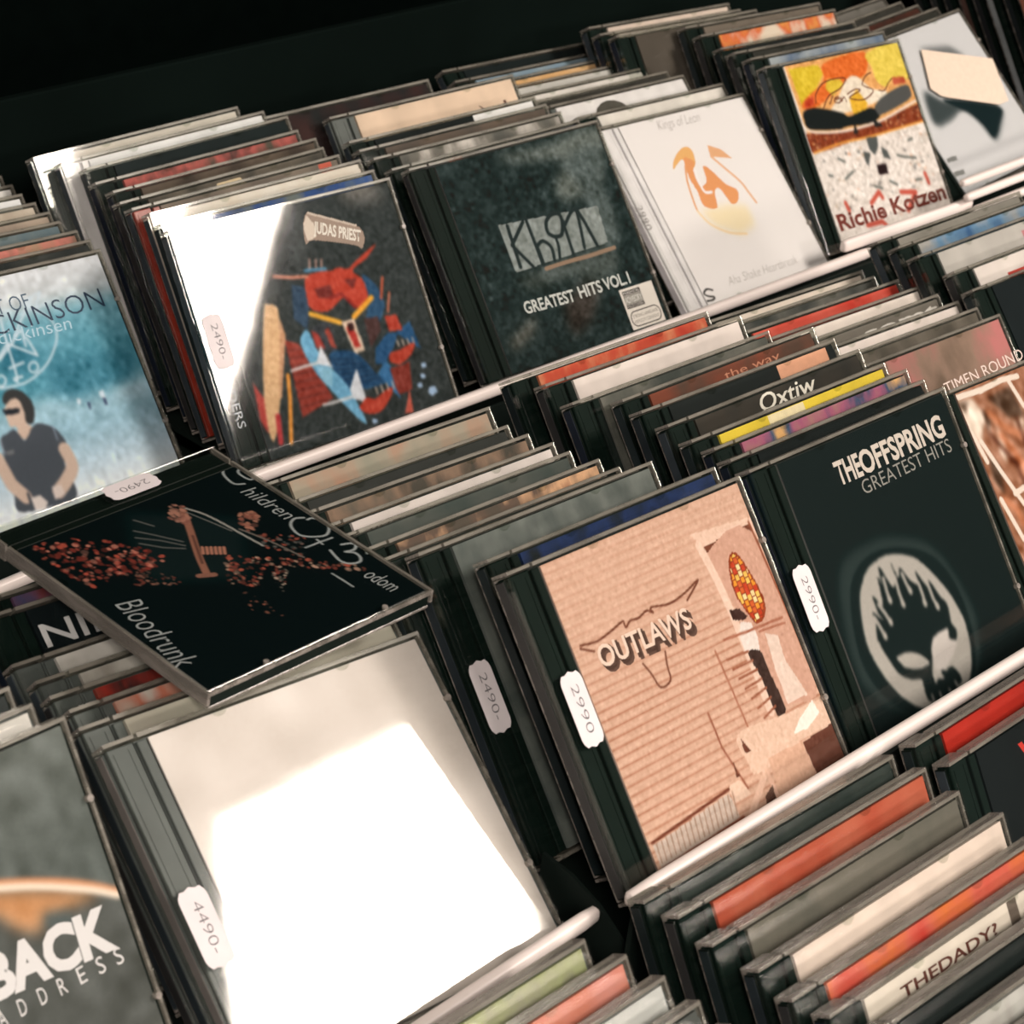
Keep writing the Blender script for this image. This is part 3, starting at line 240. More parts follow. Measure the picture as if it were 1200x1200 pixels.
'dick':[['G',[[122,[226,221,215]],[106,[218,218,212]],[99,[130,178,186]],[80,[92,152,164]],[62,[84,146,158]],[57,[170,200,205]],[40,[160,192,200]],[24,[196,212,216]],[10,[240,238,232]],[2,[248,244,238]]]],['P',[70,128,142],[[85.9,78.1],[137.8,71.8],[134.8,55.9],[93.9,54],[78.4,58.8]]],['P',[60,120,136],[[64.1,93.8],[78.9,88.2],[79.3,73.4],[56,76.1]]],['P',[205,215,216],[[115.2,54.1],[137.1,54.1],[136.1,50.5],[118.6,51.4]]],['B',3],['N',11,3],['S',[214,222,222],1,[[97.9,91],[95.8,85.9],[92.3,81.6],[85.5,75.7],[76.9,71.4],[68.5,69],[59.8,68.9],[52.9,69.5],[45.7,72.4],[39.6,77.4],[36.2,85.4],[37.6,94.7]]],['S',[214,222,222],1,[[96.7,110.6],[84.6,106.8],[95.4,98.4],[97.9,91]]],['S',[214,222,222],1.2,[[66.5,89.7],[47.2,75.7]]],['S',[214,222,222],1.2,[[66.5,89.7],[64.7,71.7],[62.7,72.2],[67.8,72.3]]],['S',[214,222,222],1.2,[[66.5,89.7],[81.1,80.4],[78.6,90.8]]],['S',[214,222,222],1.2,[[68.2,102.8],[67.3,88.3],[77.2,97.2],[89.7,108.3]]],['S',[214,222,222],1.2,[[62.4,77.7],[71.6,78.8]]],['S',[214,222,222],1.2,[[96.7,110.6],[90.2,103.2],[100,104.9]]],['S',[214,222,222],1.2,[[59,82.8],[77.5,94.7],[76.5,86.3]]],['S',[214,222,222],1,[[78.9,74.7],[77.7,73.4],[75.9,72.8],[74.3,73.1],[73.4,74.3],[73.6,75.9],[74.8,77.2],[76.5,77.8],[78.2,77.4],[79,76.2],[78.9,74.6]]],['S',[214,222,222],1,[[57.8,72.3],[56.6,71],[54.9,70.4],[53.3,70.8],[52.4,72],[52.6,73.5],[53.8,74.8],[55.5,75.4],[57.1,75],[57.9,73.8],[57.8,72.3]]],['P',[60,56,54],[[52,64.3],[55,67.3],[60.5,67.4],[65,64.6],[67.8,58.8],[66.8,53.6],[63.5,48.9],[60.1,50.3],[61.3,56.7],[58.4,62.2],[52,61.3]]],['P',[214,182,158],[[51,59.7],[57.1,63.1],[60.8,61.7],[61.3,55.5],[60.1,50.3],[62.5,46.7],[60.3,43.6],[56,42.2],[53.2,45.3],[53.7,49.4],[50.4,50.2],[50,53.3]]],['P',[35,35,40],[[49.6,59.2],[59.7,57.8],[58.3,55.7],[54.4,55.7],[50,56.4]]],['P',[78,80,84],[[42,45.6],[47.9,47.8],[51.9,48.6],[53.8,45.1],[56,42.2],[64.7,48.3],[73.9,44.6],[76.9,39.5],[77.9,35.4],[73.7,32.7],[72.4,21.1],[73.6,15.9],[70.9,8.1],[53.1,8],[37,10.4],[38.2,19.1],[40.5,36.4]]],['S',[140,150,160],0.8,[[73.9,44.6],[73.7,37.9]]],['S',[150,155,160],0.9,[[42,45.6],[41.5,38.5]]],['P',[120,118,116],[[42.8,39.7],[47.5,39.2],[46.9,37.2],[42.5,37.7]]],['S',[214,182,158],7,[[75.6,32.5],[76.3,23.8],[70.2,18],[63.1,13.8]]],['S',[214,182,158],7,[[36.7,37.3],[38.9,23.6],[43.9,16.1]]],['P',[232,212,196],[[46.3,15.1],[52,14.9],[55,10.5],[52.2,7.6],[46.2,8.6]]],['P',[228,205,188],[[60.4,16.9],[66.2,16.6],[65.8,11.9],[59.3,10.5]]],['S',[70,70,74],1.5,[[45.8,17.1],[45.6,12.9]]],['P',[60,64,90],[[108.8,51.8],[110.8,51.3],[110.7,47.8],[109.1,47.7]]],['P',[60,64,90],[[99.1,51.5],[100.4,51.2],[99.9,47.6],[98.8,47.9]]],['P',[214,222,222],[[108,55.1],[111.3,55.6],[110.8,51.3],[108.1,52]]],['P',[214,222,222],[[93.5,54.7],[96.2,54.1],[94.8,51.1],[93,52]]],['B',0.5],['T','DICKINSON',[45.1,94.3],[132.2,95.9],10.5,[45,62,82],0,-0.008],['T','BEST OF',[53.2,104.4],[88.1,104.2],8,[70,92,110],0,-0.006],['T','dickinsen',[62.3,90],[107.5,89],7,[190,212,216],0.1,-0.005]],
'bod':[['F',[16,24,23]],['P',[30,36,34],[[20.3,58.4],[52.4,96.4],[90,67.5],[69.2,33],[46.2,41.5]]],['B',3],['R',[[17.4,8.2],[23.8,28],[44.6,47.1],[60.3,51.1],[59.6,34.7],[56.7,10.3],[43.8,7.2],[32.7,6.7]],230,[[190,85,65],[215,130,105],[150,60,48],[120,50,40]],1.3],['R',[[54.3,34.8],[74.5,45.5],[76.9,41.3],[65.7,25.5]],50,[[120,60,48],[150,100,80]],0.9],['R',[[71,71.4],[93.1,97.8],[110.4,114.7],[113.6,111.7],[100.4,95.5],[87.3,79.4],[95.7,66.5],[88.4,56.2]],150,[[190,95,72],[210,160,130],[150,70,55],[120,60,48]],1.1],['R',[[64.6,93.2],[79,108.7],[91.3,95.2],[76.3,89.2]],60,[[160,80,62],[110,100,90]],1],['R',[[89.1,82],[92.8,87.2],[106.2,71.8],[92.9,77.4]],40,[[190,160,135],[150,70,55]],0.9],['R',[[88.8,56.9],[106.3,62.2],[121.7,65],[121.8,62.8],[106.9,51.3]],14,[[150,90,70]],0.9],['R',[[47.7,98.3],[52.4,105.2],[57.5,101.7],[62,92.2],[57.9,91.5]],60,[[190,125,98],[150,90,72]],1.3],['S',[120,105,92],1,[[58.6,89.9],[71.3,93.7],[81,95.8],[91.1,97.5]]],['S',[160,105,82],3.2,[[33,79.6],[48.2,71.1],[64.2,61.8],[77.6,55.1]]],['S',[110,70,56],1.2,[[51.1,69.7],[69.7,59.2]]],['R',[[25.7,77.4],[29.5,82.5],[39.3,77.5],[44.9,71.7],[39.3,72],[35.7,69.6]],60,[[190,130,105],[150,95,78]],1.3],['S',[150,100,80],3,[[76.3,51.9],[79.1,57.6]]],['S',[190,125,98],1.3,[[60.2,67.3],[64.4,64.3]]],['S',[190,125,98],1.3,[[61.3,68.8],[65.5,65.8]]],['S',[190,125,98],1.3,[[62.3,70.3],[66.5,67.3]]],['S',[190,125,98],1.3,[[63.4,71.8],[67.6,68.8]]],['S',[190,125,98],1.3,[[64.5,73.3],[68.6,70.3]]],['S',[190,125,98],1.3,[[65.5,74.8],[69.7,71.8]]],['S',[165,155,140],1.2,[[32.5,81.7],[40.8,85.2],[51.6,87],[61.9,88],[74.2,89.4]]],['S',[110,105,95],0.8,[[35.2,79.9],[46,83],[57.7,86.1]]],['S',[95,92,84],1,[[33.8,51.7],[40.9,56.5],[52.2,63.3]]],['S',[95,92,84],1,[[38.4,48.9],[46.4,56.3],[55,62]]],['S',[95,92,84],1,[[27.1,57.1],[35.5,61]]],['S',[95,92,84],1,[[42.9,47.4],[51,53.5],[56.8,60.5]]],['T','Bloodrunk',[72.7,9.6],[121.1,1.4],12.5,[178,176,166],0.1,-0.012],['S',[178,176,166],1.1,[[31.5,116.5],[28.9,112.7],[22.5,113.3],[18.1,115.5],[15.7,119.8],[17.8,124.7],[21.8,126.8]]],['S',[178,176,166],1.1,[[21.9,121.1],[20.8,123.8],[23.5,126.4],[28.3,126.2],[30.5,123.6],[30.3,121],[27.9,120.3],[24.2,120.2],[21.9,121.1]]],['T','hildren',[35.8,110],[64.3,110.9],9,[178,176,166],0.15,-0.006],['S',[178,176,166],1.2,[[67.7,119.1],[65.9,115.2],[68.4,110.7],[73.3,108.4],[78,108.5],[81.9,112.7],[83.6,117.8],[79.7,122.9],[74.2,124.4],[70.1,122],[69.8,119.4]]],['S',[178,176,166],1,[[85.9,103.4],[86.2,109.8],[86.7,118.3]]],['S',[178,176,166],0.9,[[84,111.8],[88.2,111.3]]],['S',[178,176,166],1.2,[[93.6,110.7],[101.6,108.6],[105.8,110.2],[107.6,114.6],[105.2,117.5],[101.1,118.1],[98.2,115.2],[99.2,119.3],[97,122.6],[94.7,121.9],[93.1,117.8]]],['S',[178,176,166],1,[[97,122.6],[99.2,123.2],[101.2,124.7],[104.7,121.9]]],['T','odom',[116.3,108],[132.1,109.4],9,[178,176,166],0.15,-0.004],['S',[178,176,166],0.8,[[107.2,98.9],[113.3,99.2],[119.7,99.3]]]],
'triv':[['F',[160,105,75]],['P',[232,205,178],[[12.1,120.1],[13,112.2],[21.9,97.4],[32.3,108.2],[27.9,118]]],['P',[232,205,178],[[37.1,101.1],[40.3,96.4],[33.8,84.5],[31.8,90.9]]],['P',[232,205,178],[[50.3,101.6],[58.4,100.5],[52.1,91.3]]],['P',[95,68,50],[[16.8,117.9],[25.3,117.7],[20.1,112.3]]],['P',[95,68,50],[[38.7,115.3],[57.3,116.5],[59.8,101.1],[48.1,103.1]]],['P',[95,68,50],[[23.7,93],[28.7,84],[23.6,71.9],[20,80.6]]],['P',[95,68,50],[[31.8,112.2],[35.3,105.5],[29.5,99.2]]],['S',[205,130,90],4,[[37.6,97.1],[42.6,88],[41.9,76.5]]],['S',[205,130,90],4,[[22.5,70.3],[27.8,64],[28.5,57.1]]],['S',[205,130,90],4,[[39.4,92.7],[45.3,81.4]]],['S',[205,130,90],4,[[35.6,108.3],[42.6,99.7],[53.2,93]]],['S',[110,62,42],2.4,[[30.8,98.9],[40.6,82.7],[40.3,63.4]]],['S',[110,62,42],2.4,[[53.1,100.8],[52.3,85.4]]],['N',26,2.5],['B',0.8],['S',[238,214,190],2.6,[[35.2,119.5],[53.4,120.4],[65.8,119.3]]],['S',[238,214,190],2.6,[[22.4,98.2],[27.6,82.4],[34.1,65.1]]],['S',[238,214,190],2.6,[[30.9,70.8],[38.5,71.6]]],['S',[238,214,190],2.6,[[12.6,120.9],[36.9,119.6]]],['S',[238,214,190],2.6,[[19.9,71],[24.1,50.7]]],['S',[238,214,190],2.6,[[58.4,118.2],[61.8,105.5]]],['S',[238,214,190],2.6,[[13.4,119.7],[18.7,102],[20.9,89]]],['T','TIMEN ROUND P',[12.8,123.5],[83.6,125.9],5.5,[205,182,160],0,-0.004]],
'back':[['G',[[122,[108,108,98]],[60,[98,100,92]],[2,[118,110,98]]]],['P',[92,90,82],[[47.2,90.9],[71,90.4],[88.8,87.8],[105.9,82.4],[122.9,75.1],[138.9,65.3],[134,19.4],[35,59.8]]],['P',[212,150,100],[[70.3,88.5],[88.4,86.9],[111.2,79.1],[131.7,69.7],[128.6,69],[120.6,69.6],[111.2,71.3],[108.7,66.8],[101.2,71.1],[94.5,78.3],[79.4,80.3]]],['B',1.6],['N',9,5],['P',[92,96,90],[[111.8,71],[120.4,69.1],[122.3,65.5],[117.1,64.3],[110.8,67]]],['B',1.2],['S',[222,150,105],3.2,[[59.2,91.1],[77.4,90.9],[94.9,87.2],[100.6,85.4],[112.1,81.2],[123.4,76.3],[132.4,71.4],[139.5,66.8]]],['S',[252,226,196],2.2,[[58.5,89.3],[76.9,89.5],[94.4,86],[100.2,84.5],[111.7,80.3],[123,75.2],[132,70.6],[139.2,66.1]]],['B',0.6],['T','NICKELBACK',[24,58.2],[133.2,52],13.5,[232,220,208],0,0.05],['T','S',[130.7,46.1],[133.7,46.2],5.6,[232,220,208],0,-0.002],['T','S',[123.5,46.2],[126.4,46.3],5.6,[232,220,208],0,-0.002],['T','E',[115.9,46.3],[118.8,46.4],5.6,[232,220,208],0,-0.002],['T','R',[108.1,46.1],[111,46.2],5.6,[232,220,208],0,-0.002],['T','D',[100.5,46.3],[103.4,46.4],5.6,[232,220,208],0,-0.002],['T','D',[92.6,46.2],[95.4,46.2],5.6,[232,220,208],0,-0.002],['T','A',[85.1,46],[87.8,46.1],5.6,[232,220,208],0,-0.002],['T','D',[71.7,45.9],[74.4,46],5.6,[232,220,208],0,-0.002],['T','E',[65.4,45.6],[68,45.7],5.6,[232,220,208],0,-0.002],['T','X',[59.3,45.8],[61.9,45.9],5.6,[232,220,208],0,-0.002],['T','I',[53.1,45.5],[55.6,45.6],5.6,[232,220,208],0,-0.002],['T','F',[47.1,45.7],[49.7,45.7],5.6,[232,220,208],0,-0.002]]}
# ------------------------------------------------------------ CD cases (local mm: x right 0..142, y up 0..125, z towards the viewer)
SKIP_BODY = None
def lid_mesh():
    bm = bmesh.new()
    box(bm, 0, 142, 0, 125, -1.2, 0, 0, .25)
    box(bm, 14, 142, 123.6, 125, -7.2, -1.21, 1); box(bm, 14, 142, 0, 1.4, -7.2, -1.21, 1)
    box(bm, 0, 12.5, 123.8, 125, -9.2, -1.21, 1); box(bm, 0, 12.5, 0, 1.2, -9.2, -1.21, 1)
    box(bm, 0, .8, 1.21, 123.7, -4.0, -1.21, 0); box(bm, 140.9, 142, 1.41, 123.5, -3.2, -1.21, 1)
    for x in (48, 104):
        for y, s in ((123.5, -1), (1.5, 1)):
            prism(bm, [(x + 3.4 * math.cos(a), y + s * 2.8 * math.sin(a)) for a in [math.pi * i / 8 for i in range(9)]], -1.6, -1.22, 0)
    for y in (32, 98): prism(bm, [(140.2 + 1.3 * math.cos(a), y + 1.3 * math.sin(a)) for a in [math.pi * i / 4 for i in range(8)]], -1.8, -.0 + .25, 1)
    return mesh('lid', bm, [CLEAR, RIM])
LID = lid_mesh()
TRAYS = {}
def tray_mesh(m):
    if m.name not in TRAYS:
        bm = bmesh.new()
        box(bm, .6, 141.4, 1.6, 123.4, -10, -8.6, 0, .2)
        box(bm, 12.8, 141.2, 2.2, 123.0, -8.59, -3.4, 1)
        box(bm, 139.9, 140.7, 4, 120, -3.39, -2.2, 1)
        box(bm, .2, .9, 2.5, 122.5, -8.58, -4.1, 1)
        TRAYS[m.name] = mesh('tray', bm, [RIM, m])
    return TRAYS[m.name]
HM = {}
def hinge_mesh(m):
    if m.name not in HM:
        bm = bmesh.new()
        box(bm, 1.2, 12.2, 2, 123, -8.5, -2.6, 0, .4)
        for x in (3.6, 9.8): box(bm, x - .3, x + .3, 4, 121, -2.59, -2.4, 0)
        box(bm, 13.2, 17.2, 2.5, 122.5, -3.39, -1.9, 0, .3)
        HM[m.name] = mesh('hinge_strip', bm, [m])
    return HM[m.name]
BK = {}
def booklet_mesh(m, x0=18.0):
    if (m.name, x0) not in BK:
        bm = bmesh.new(); box(bm, x0, 139.5, 2.5, 122.5, -3.3, -1.7); BK[(m.name, x0)] = mesh('booklet', bm, [m])
    return BK[(m.name, x0)]
LB = {}
def spine_mesh(m):
    if m.name not in LB:
        bm = bmesh.new(); box(bm, -.12, .15, 3, 122, -8.4, -4.4); LB[m.name] = mesh('spine_card', bm, [m])
    return LB[m.name]
def sticker_mesh():
    bm = bmesh.new(); pts = []
    w2, h2, n = 5.8, 13.5, 5            # wavy short sides like a price gun label
    for i in range(9): a = math.pi * i / 8; pts.append((w2 * math.cos(a), h2 - 3.4 + 3.4 * (math.sin(a) ** .7) + (.7 if i in (2, 4, 6) else 0)))
    for i in range(9): a = math.pi * i / 8; pts.append((-w2 * math.cos(a), -h2 + 3.4 - 3.4 * (math.sin(a) ** .7) - (.7 if i in (2, 4, 6) else 0)))
    prism(bm, pts, .02, .16); return mesh('price_label', bm, [STICK])
STM = sticker_mesh()
FC = {}
def text_mesh(txt, m, bold=0, shear=0):
    key = (txt, m.name, bold, shear)
    if key in FC: return FC[key]
    cu = bpy.data.curves.new('lettering', 'FONT'); cu.body = txt; cu.size = 1; cu.offset = bold; cu.shear = shear; cu.resolution_u = 3
    o = bpy.data.objects.new('tmp', cu); C.objects.link(o)
    dg = bpy.context.evaluated_depsgraph_get(); dg.update()
    me = bpy.data.meshes.new_from_object(o.evaluated_get(dg)); bpy.data.objects.remove(o); bpy.data.curves.remove(cu)
    me.name = 'lettering'; me.materials.clear(); me.materials.append(m)
    co = np.empty(len(me.vertices) * 3); me.vertices.foreach_get('co', co); co = co.reshape(-1, 3)
    x0, x1 = co[:, 0].min(), co[:, 0].max(); y1 = co[:, 1].max() if len(co) else 1
    FC[key] = (me, x0, x1, y1); return FC[key]
def lettering(parent, txt, a, b, h, col, z=-1.6, shear=0, bold=0, name='lettering'):
    me, x0, x1, y1 = text_mesh(txt, ink(col), bold, shear)
    capy = .73
    d = Vector((b[0] - a[0], b[1] - a[1], 0)); L = d.length
    o = obj(name, me, parent); sx = L / (x1 - x0) * .001
    ang = math.atan2(d.y, d.x)
    M = Matrix.Translation(Vector((a[0], a[1], z)) * .001) @ Matrix.Rotation(ang, 4, 'Z') @ Matrix.Diagonal((sx, h / capy * .001, .001, 1)) @ Matrix.Translation((-x0, 0, 0))
    o.matrix_local = M; return o
# --- printed covers painted on a fine grid of vertex colours
NG = 230
gx = np.linspace(18, 139.5, NG); gy = np.linspace(2.5, 122.5, NG)
GX, GY = np.meshgrid(gx, gy)
def inpoly(pts):
    inside = np.zeros(GX.shape, bool); n = len(pts)
    for i in range(n):
        x0, y0 = pts[i]; x1, y1 = pts[(i + 1) % n]
        if y0 == y1: continue
        c = ((y0 > GY) != (y1 > GY)) & (GX < (x1 - x0) * (GY - y0) / (y1 - y0) + x0); inside ^= c
    return inside
def dist(pts):
    d = np.full(GX.shape, 1e9)
    if len(pts) == 1: return np.hypot(GX - pts[0][0], GY - pts[0][1])
    for (x0, y0), (x1, y1) in zip(pts, pts[1:]):
        L = (x1 - x0) ** 2 + (y1 - y0) ** 2 + 1e-9; t = np.clip(((GX - x0) * (x1 - x0) + (GY - y0) * (y1 - y0)) / L, 0, 1)
        d = np.minimum(d, np.hypot(GX - x0 - t * (x1 - x0), GY - y0 - t * (y1 - y0)))
    return d
def smooth(pts, closed):
    n = len(pts); P = np.array(pts, float); out = []
    for i in range(n if closed else n - 1):
        g = (lambda j: P[j % n]) if closed else (lambda j: P[min(max(j, 0), n - 1)])
        p0, p1, p2, p3 = g(i - 1), g(i), g(i + 1), g(i + 2)
        for t in (0, .25, .5, .75): out.append(.5 * (2 * p1 + (p2 - p0) * t + (2 * p0 - 5 * p1 + 4 * p2 - p3) * t * t + (3 * p1 - p0 - 3 * p2 + p3) * t ** 3))
    if not closed: out.append(P[-1])
    return [tuple(q) for q in out]
def blur(A, r):
    k = max(1, int(round(r / .53)))
    for _ in range(2):
        for ax in (0, 1):
            P_ = np.concatenate([np.repeat(np.take(A, [0], ax), k, ax), A, np.repeat(np.take(A, [-1], ax), k, ax)], ax)
            cs = np.cumsum(P_, ax); z = np.zeros_like(np.take(cs, [0], ax)); cs = np.concatenate([z, cs], ax); n = A.shape[ax]
            A = (np.take(cs, range(2 * k + 1, 2 * k + 1 + n), ax) - np.take(cs, range(n), ax)) / (2 * k + 1)
    return A
def vnoise(rng, scale):
    k = int(125 / scale) + 3; g = rng.standard_normal((k, k)); fx = (GX - 15) / scale; fy = GY / scale
    ix = fx.astype(int); iy = fy.astype(int); tx = fx - ix; ty = fy - iy; tx = tx * tx * (3 - 2 * tx); ty = ty * ty * (3 - 2 * ty)
    ix = np.clip(ix, 0, k - 2); iy = np.clip(iy, 0, k - 2)
    return (g[iy, ix] * (1 - tx) + g[iy, ix + 1] * tx) * (1 - ty) + (g[iy + 1, ix] * (1 - tx) + g[iy + 1, ix + 1] * tx) * ty
def paint(ops, seed):
    rng = np.random.default_rng(seed); A = np.zeros((NG, NG, 3)) + 120.
    for op in ops:
        k = op[0]
        if k == 'F': A[:] = op[1]
        elif k == 'P': A[inpoly(smooth(op[2], True) if len(op[2]) >= 7 else op[2])] = op[1]
        elif k == 'S':
            a = np.clip((op[2] / 2 - dist(smooth(op[3], False) if len(op[3]) >= 4 else op[3])) / .45 + .6, 0, 1)[..., None]; A = A * (1 - a) + np.array(op[1]) * a
        elif k == 'B': A = blur(A, op[1])
        elif k == 'N': A = A + (vnoise(rng, op[2]) * op[1] + vnoise(rng, op[2] * .5) * op[1] * .5)[..., None]
        elif k == 'G':
            st = sorted(op[1]); ys = [s[0] for s in st]
            for c in range(3): A[..., c] = np.interp(GY, ys, [s[1][c] for s in st])
        elif k == 'L':
            ph = (GY / op[1]) % 1; s = np.exp(-((ph - .5) / .13) ** 2) * (.30 + .55 * (GY < 88) * np.clip((88 - GY) / 25, 0, 1)) * np.clip(.8 + .2 * vnoise(rng, 30), 0, 1)
            s = np.clip(s, 0, 1)[..., None]; A = A * (1 - s) + np.array(op[2]) * s; A += ((ph - .5) * 7)[..., None]
        elif k == 'M':
            m = inpoly(op[1]); q = op[2]; ci = (np.floor(GX / q).astype(int) * 7 + np.floor((GY + (np.floor(GX / q) % 2) * q / 2) / q).astype(int) * 13)
            pal = np.array([(236, 150, 50), (200, 66, 36), (240, 190, 90), (214, 96, 44), (246, 214, 150)]); A[m] = pal[(ci * 31 // 3) % 5][m]
            e = m & (((GX % q) < .5) | (((GY + (np.floor(GX / q) % 2) * q / 2) % q) < .5)); A[e] = (150, 60, 34)
        elif k == 'R':
            P = np.array(op[1]); lo, hi = P.min(0), P.max(0); done = 0; msk = inpoly(op[1])
            for _ in range(op[2] * 4):
                if done >= op[2]: break
                x, y = rng.uniform(lo, hi); i = int(np.clip((x - 18) / 121.5 * (NG - 1), 0, NG - 1)); j = int(np.clip((y - 2.5) / 120 * (NG - 1), 0, NG - 1))
                if not msk[j, i]: continue
                done += 1; r = op[4] * rng.uniform(.35, 1.1); d = np.hypot((GX - x) * rng.uniform(.6, 1.2), (GY - y) * rng.uniform(.8, 1.4))
                a = (np.clip((r - d) / .5 + .5, 0, 1) * rng.uniform(.4, 1))[..., None]; A = A * (1 - a) + np.array(op[3][rng.integers(len(op[3]))]) * a
    return np.clip(A, 0, 255)
def cover_mesh(ops, seed):
    L = np.clip(s2l(paint(ops, seed)) * GAIN - np.array([.006, .003, .003]), .002, .93)
    n = NG; z = np.full(n * n, -1.7)
    co = np.stack([GX.ravel(), GY.ravel(), z], 1) * .001
    i = (np.arange(n - 1)[:, None] * n + np.arange(n - 1)[None, :]).ravel()
    F = np.stack([i, i + 1, i + n + 1, i + n], 1)
    # back and rim so that the booklet has a thickness
    b = len(co); co = np.concatenate([co, np.array([(18, 2.5, -3.3), (139.5, 2.5, -3.3), (139.5, 122.5, -3.3), (18, 122.5, -3.3)]) * .001])
    me = bpy.data.meshes.new('booklet'); k = [0, n - 1, n * n - 1, n * (n - 1)]
    extra = [(b + 3, b + 2, b + 1, b)] + [(k[q], b + q, b + (q + 1) % 4, k[(q + 1) % 4]) for q in range(4)]
    allF = np.concatenate([F, np.array(extra)]).astype(np.int32)
    me.vertices.add(len(co)); me.vertices.foreach_set('co', co.ravel())
    me.loops.add(allF.size); me.loops.foreach_set('vertex_index', allF.ravel())
    me.polygons.add(len(allF)); me.polygons.foreach_set('loop_start', np.arange(0, allF.size, 4, dtype=np.int32)); me.polygons.foreach_set('loop_total', np.full(len(allF), 4, np.int32))
    me.update(calc_edges=True); ca = me.color_attributes.new('print', 'FLOAT_COLOR', 'POINT')
    col = np.ones((len(co), 4)); col[:n * n, :3] = L.reshape(-1, 3); col[n * n:, :3] = .5
    ca.data.foreach_set('color', col.ravel().astype(np.float32)); me.materials.append(VC); me.validate(); return me
SMALL_PT = [(0, 0)]
def price(root, x, y, rot=0, txt='2990-', z=0, tilt=0, col=(110, 104, 98)):
    s = obj('price_label', STM, root); s.location = (x * .001, y * .001, (z + .02) * .001); s.rotation_euler = (0, 0, rot)
    lettering(s, txt, (-1.6, 9), (-1.6, -9), 4.2, col, .2, 0, -.012, 'handwriting'); return s
def case(key, label, cover=None, cols=((150, 140, 125),), scale=45, tray=None, hinge=None, spine=None, group=None, art=None, x0=18.0, seed=0, name='cd_case', cat='cd case', st=(1, .6, 1)):
    P_ = POSE[key]; r = empty(name, P_[:3], P_[3:])
    tag(r, label, cat, group)
    tr = tray or BLACKP
    obj('tray', tray_mesh(tr), r); obj('hinge_strip', hinge_mesh(hinge or (HINGE if tr is BLACKP else tr)), r)
    if art: bk = obj('booklet', cover_mesh(ART[art], seed), r)
    else: bk = obj('booklet', booklet_mesh(mottle(cols, scale, seed, st), x0), r)
    obj('spine_card', spine_mesh(spine or SPN[seed % len(SPN)]), r)
    obj('lid', LID, r)
    if art:
        for op in ART[art]:
            if op[0] == 'T':
                zz = -1.63 if op[5] != [92, 58, 42] else -1.66
                lettering(bk, op[1], op[2], op[3], op[4], op[5], zz, op[6], op[7])
    return r, bk
def paper(c): return solid('card_%02x%02x%02x' % c, tuple(alb(c)), .5, .3, .15, 80)
SPN = [paper((34, 42, 40)), paper((26, 33, 31)), paper((40, 46, 46)), paper((52, 50, 46)), paper((30, 36, 44)), paper((60, 66, 66))]
# ------------------------------------------------------------ front CDs
GF = 'CD cases facing out at the front of each pile'
GS = 'CD cases filed upright in the rack'
r, b = case('dick', 'CD case with pale blue sea cover, man in dark shirt and sunglasses', group=GF, art='dick', seed=1)
r, b = case('judas', 'CD case with dark cover of red and blue machine shapes, bright glare on its left', group=GF, art='judas', seed=2, spine=paper((60, 62, 60)))
price(r, 8, 66, 0, '2490-')
lettering(r, 'DEFENDERS', (5.2, 66), (5.2, 22), 5, (196, 196, 190), -1.9, 0, .0, 'hinge_lettering')
r, b = case('korn', 'CD case with black smoky cover, grey name panel and white advisory sticker', group=GF, art='korn', seed=3)
st_ = empty('x'); bpy.data.objects.remove(st_)
bm = bmesh.new(); prism(bm, [(111.5, 4), (137.5, 4), (137.5, 28), (111.5, 28)], -1.66, -1.6)
sk = obj('advisory_sticker', mesh('advisory_sticker', bm, [solid('sticker_paper', tuple(alb((236, 220, 200))), .7, .2, .03)]), b)
def bar(par, x0, x1, y0, y1, col, z=-1.58, name='printed_bar'):
    bm = bmesh.new(); box(bm, x0, x1, y0, y1, z, z + .02); return obj(name, mesh(name, bm, [ink(col)]), par)
bm = bmesh.new()
for a in ((113, 127, 24.2, 26.6), (113, 127, 16.2, 18.4)): box(bm, *a, -1.59, -1.57)
box(bm, 113, 127, 18.5, 24.1, -1.59, -1.575, 1)
for i in range(28):      # outline of the rounded box
    def pt(i, o):
        a = i / 28 * 2 * math.pi; c, s = math.cos(a), math.sin(a)
        return (124.5 + (7.5 if c > 0 else -7.5) + c * (3.6 + o), 9.8 + (.4 if s > 0 else -.4) + s * (3.6 + o))
    q = [pt(i, 0), pt(i + 1, 0), pt(i + 1, .7), pt(i, .7)]; bm.faces.new([bm.verts.new((x, y, -1.57)) for x, y in q])
obj('advisory_panel', mesh('advisory_panel', bm, [ink((60, 50, 42)), ink((150, 140, 126))]), b)
def lt(par, t, x0, x1, y, h, c, z=-1.565, bold=.0): lettering(par, t, (x0, y), (x1, y), h, c, z, 0, bold)
lt(b, 'PARENTAL', 113.6, 126.4, 24.6, 1.6, (225, 212, 195)); lt(b, 'ADVISORY', 113.6, 126.4, 19.4, 3.8, (236, 224, 206)); lt(b, 'EXPLICIT CONTENT', 113.6, 126.4, 16.6, 1.4, (215, 200, 184))
lt(b, 'STRONG LANGUAGE', 114.8, 134.4, 10.4, 1.9, (96, 82, 70)); lt(b, 'EXPLICIT CONTENT', 114.8, 134.4, 7.2, 1.9, (96, 82, 70))
case('kol', 'CD case with cream cover bearing a small orange flame shape', group=GF, art='kol', seed=4, tray=WHITEP, spine=paper((240, 228, 214)))
case('kotz', 'CD case with yellow and orange flame cover over white rubble, gothic dark red name', group=GF, art='kotz', seed=5)
r, b = case('white', 'CD case with pale grey cover, blurred black curve and a cream paper note', group=GF, art='white', seed=6)
NOTE = [(65.9, 106.8), (139.9, 81.2), (127.3, 48.7), (113.7, 49.0), (61.2, 68.3), (54.9, 71.3), (48.5, 78.6)]
case('back', 'CD case with grey cover of a glowing planet edge and white capitals', group=GF, art='back', seed=7, spine=paper((170, 140, 110)))
